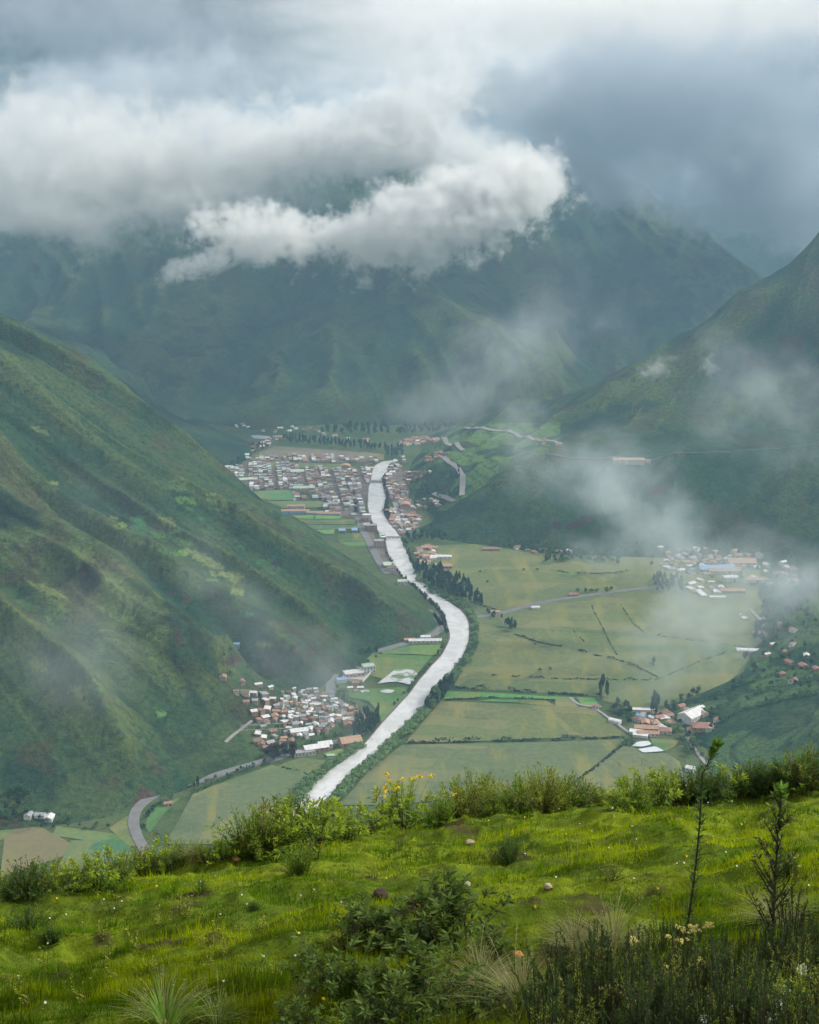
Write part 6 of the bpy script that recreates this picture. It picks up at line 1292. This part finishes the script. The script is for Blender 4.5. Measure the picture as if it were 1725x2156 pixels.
# stones
m_rock = pmat("dark lichened rock", (.07, .045, .032), .95, .4, 12, bump=.01, bscale=30); m_tan = pmat("orange stone", (.50, .24, .09), .9, .25, 20, bump=.004, bscale=60); m_pale = pmat("pale stone", (.42, .34, .25), .9, .25, 20, bump=.004, bscale=60)
def stone(u, v, wpx, hpx, mat, label, name='stone'):
    import bmesh
    x, y, z = fg(u, v); s = y / (F * CP); bm = bmesh.new(); bmesh.ops.create_icosphere(bm, subdivisions=4, radius=1.0)
    for q in bm.verts:
        c = q.co; n_ = float(fbm(np.array([c.x * 1.3 + u]), np.array([c.y * 1.3 + c.z * 1.7]), 4, int(u))[0]); q.co = c * (.65 + .7 * n_)
    me = bpy.data.meshes.new(name); bm.to_mesh(me); bm.free(); me.materials.append(mat)
    for p in me.polygons: p.use_smooth = True
    o = link(name, me, loc=(x, y, z + hpx * s * .25)); o.scale = (wpx * s / 2, wpx * s / 2, hpx * s / 2); tag(o, label, 'stone')
stone(800, 1892, 36, 34, m_rock, 'dark brown rock half hidden by the near thicket', 'rock'); stone(1090, 2018, 26, 22, m_tan, 'orange stone lying at the thicket edge'); stone(985, 1865, 14, 12, m_pale, 'small tan stone among the mossy mounds'); stone(1155, 1870, 17, 14, m_pale, 'pale stone on the bright turf'); stone(990, 1776, 20, 10, m_pale, 'flat pale stone by the dry twigs')
stone(498, 1813, 16, 12, m_tan, 'small reddish stone on the turf under the brow bushes')
# ------------------------------------------------------------------ air: even haze, cloud and mist
def box_vol(name, x0, x1, y0, y1, z0, z1, mat):
    co = [(x, y, z) for z in (z0, z1) for y in (y0, y1) for x in (x0, x1)]
    f = [(0, 2, 3, 1), (4, 5, 7, 6), (0, 1, 5, 4), (2, 6, 7, 3), (0, 4, 6, 2), (1, 3, 7, 5)]
    return link(name, mesh_np(name, co, f, [4] * 6, [mat]))
m_haze, k, out = new_mat("valley haze")
pv = k.new('ShaderNodeVolumePrincipled', {'Color': (.38, .62, .84, 1), 'Density': HAZE_D, 'Anisotropy': .2})
k.set(out.inputs['Volume'], pv)
if USE_VOL:
    o = box_vol('haze', -9500, 9500, -3200, 16500, FLOOR - 1, 330, m_haze); o['kind'] = 'stuff'

ICO = None
def ico_mesh(name, mat):
    import bmesh
    bm = bmesh.new(); bmesh.ops.create_icosphere(bm, subdivisions=2, radius=1.06); me = bpy.data.meshes.new(name); bm.to_mesh(me); bm.free()
    me.materials.append(mat); return me
def cloud(name, u, v, Y, ru, rv, rd, roll, dens, L, warp=1.1, edge=.25, label='', color=(1, 1, 1), step=1.0, seed=0, rough=.78, aniso=.35, fine=.0):
    """billowing volume inside an ellipsoid: centre by bearing and distance, radii in picture units at that distance"""
    m, k, out = new_mat(name)
    p = k.new('ShaderNodeTexCoord').outputs['Object']; r0 = k.v('LENGTH', p)
    wp = k.new('ShaderNodeNewGeometry').outputs['Position']
    wp2 = k.v('ADD', wp, (seed * 371.0, seed * 913.0, seed * 157.0))
    nt = k.new('ShaderNodeTexNoise', {'Vector': wp2, 'Scale': 1.0 / L, 'Detail': 7.0, 'Roughness': rough, 'Distortion': .0})
    off = k.v('SCALE', k.v('SUBTRACT', nt.outputs['Color'], (.5, .5, .5)), scale=warp * 2)
    q = k.v('ADD', k.v('SCALE', p, scale=1.5), off)
    f = k.mr(k.m('SUBTRACT', 1.0, k.v('LENGTH', q)), 0.0, edge)
    if fine: f = k.m('MULTIPLY', f, k.mr(k.noise(wp2, 2.3 / L, 6, .65), .5 - .12 * (2 - fine), .62))
    f = k.m('MULTIPLY', f, k.mr(r0, .86, 1.0, 1.0, 0.0))
    d = k.m('MULTIPLY', f, dens)
    pv = k.new('ShaderNodeVolumePrincipled', {'Color': (*color, 1), 'Density': d, 'Anisotropy': aniso})
    k.set(out.inputs['Volume'], pv)
    m.cycles.volume_step_rate = step
    o = link(name, ico_mesh(name, m)); a, b = ratio(u, v); c = Vector((float(a) * Y, Y, float(b) * Y)); o.location = c
    s = Y / (F * CP) * 1.5
    o.rotation_euler = (0, R(roll), 0); o.scale = (ru * s, rd * 1.5, rv * s)
    o['kind'] = 'stuff'
    if label: o['label'] = label; o['category'] = 'cloud' if name.startswith('cloud') else 'mist'
    return o
W = (1.0, .99, .975); G = (.62, .67, .73)
if USE_VOL:
    cl = lambda *a, **kw: cloud('cloud', *a, **kw)
    # bright banks hanging in front of the mountain
    cl(925, 462, 3750, 255, 96, 150, -14, .042, 115, 1.5, .32, 'bright white cloud puff hanging low in front of the mountain', W, step=.5, fine=.9, seed=1)
    cl(1050, 395, 3800, 155, 76, 120, -14, .042, 95, 1.5, .32, 'bright white cloud top rising over the low puff', W, step=.5, fine=.9, seed=2)
    cl(820, 500, 3720, 150, 44, 90, 8, .014, 110, 1.6, .5, 'white cloud shoulder joining the puff to the wedge', W, step=.5, seed=21)
    cl(560, 492, 3700, 160, 62, 100, 4, .042, 85, 1.5, .32, 'small wedge of white cloud drifting under the cloud bank', W, step=.5, fine=.9, seed=3)
    cl(425, 556, 3650, 115, 30, 60, -18, .034, 60, 1.4, .4, 'thin pointed tail of the white cloud wedge', W, step=.5, fine=.9, seed=4)
    cl(110, 345, 4150, 340, 175, 220, 0, .013, 190, 1.5, .4, 'wide pale cloud bank lying over the hills on one side', W, step=.5, fine=.5, seed=5)
    cl(430, 335, 4200, 310, 125, 180, -4, .015, 150, 1.5, .4, 'rounded middle of the pale cloud bank', W, step=.5, fine=.5, seed=22)
    cl(90, 460, 4000, 230, 50, 150, 3, .007, 130, 1.8, .7, 'ragged lower fringe of the wide pale cloud bank', W, step=.5, seed=6)
    cl(360, 425, 4050, 190, 44, 140, -8, .007, 120, 1.8, .7, 'second ragged fringe under the middle of the bank', W, step=.5, seed=23)
    cl(680, 300, 4300, 250, 85, 200, -8, .018, 130, 1.6, .35, 'long bright cloud ridge stretched across the mountain', W, step=.5, fine=.9, seed=7)
    cl(850, 250, 4350, 180, 90, 170, -28, .018, 120, 1.6, .35, 'steep bright end of the long cloud ridge', W, step=.5, fine=.9, seed=24)
    cl(960, 325, 4250, 190, 75, 150, 8, .012, 150, 1.7, .6, 'pale cloud link above the brightest puff', W, step=.5, seed=25)
    cl(610, 400, 4300, 140, 40, 100, 6, .0035, 100, 1.9, .7, 'thin torn cloud over the dark mountain gap', W, seed=26)
    cl(980, 120, 5000, 300, 150, 300, 20, .0035, 300, 1.5, .6, 'tall pale cloud column rising above the ridge of cloud', W, seed=8)
    cl(1350, 30, 6000, 620, 110, 400, 0, .003, 340, 1.5, .6, 'broad bright cloud sheet along the top of the sky', W, seed=9)
    cl(1430, 240, 4700, 540, 195, 330, 3, .0080, 330, 1.6, .6, 'dark grey cloud mass swallowing the mountain peak', G, seed=10)
    cl(1640, 400, 5000, 330, 130, 330, 10, .0085, 280, 1.6, .6, 'dark grey cloud resting in the notch behind the shaded hill', G, seed=27)
    cl(1330, 400, 4850, 230, 60, 150, 16, .0075, 120, 2.0, .7, 'ragged wisp trailing down beside the mountain peak', (.8, .86, .92), seed=30)
    cl(1170, 330, 4600, 120, 50, 130, 20, .0040, 120, 2.0, .7, 'torn pale wisps above the tip of the brightest puff', W, seed=31)
    cl(280, 180, 5200, 360, 90, 320, -8, .005, 280, 1.7, .6, 'grey cloud layer over the wide pale bank', (.85, .88, .92), seed=11)
    cl(250, 50, 6200, 460, 90, 400, 3, .003, 340, 1.6, .6, 'dim grey cloud filling the upper corner of the sky', G, seed=28)
    cl(1385, 775, 2900, 44, 24, 30, -22, .016, 32, 2.0, .7, 'tiny torn scrap of white cloud against the dark slope', W, seed=12)
    cl(1495, 772, 2900, 24, 26, 25, 40, .012, 30, 2.0, .7, 'second tiny scrap of cloud beside the first', W, seed=13)
    # thin mist drifting over the plain
    M_ = (.90, .965, 1.0)
    ms = lambda *a, **kw: cloud('mist', *a, step=1.3, fine=.6, rough=.65, **kw)
    ms(1060, 750, 3000, 300, 130, 200, -32, .0034, 230, 1.7, .9, 'faint mist rising in front of the blue mountain foot', M_, seed=14)
    ms(1350, 1060, 1900, 350, 125, 160, 34, .0072, 170, 2.0, .9, 'slanting plume of mist over the dark slope', M_, seed=15)
    ms(1470, 1180, 1850, 330, 80, 120, 8, .0070, 120, 1.8, .9, 'mist lying over the houses at the foot of the slope', M_, seed=16)
    ms(1430, 1330, 1500, 230, 140, 110, -25, .0075, 140, 1.9, .9, 'pale patch of mist over the big green field', M_, seed=17)
    ms(1690, 1270, 1450, 240, 80, 110, -10, .0085, 130, 1.9, .9, 'mist drifting across the wooded slope', M_, seed=18)
    ms(1620, 860, 2300, 230, 150, 160, 20, .0040, 200, 1.9, .9, 'thin veil of mist over the big shaded hill', M_, seed=19)
    ms(640, 1400, 1350, 260, 90, 150, 25, .0042, 180, 1.8, .9, 'light haze of mist above the hillside village', M_, seed=20)
    ms(420, 1200, 1300, 300, 80, 120, 35, .0030, 180, 1.9, .9, 'diagonal veil of mist across the middle of the green slope', M_, seed=32)
    ms(150, 1350, 1100, 240, 160, 120, 30, .0026, 190, 1.8, .9, 'thin mist in front of the big green slope', M_, seed=29)
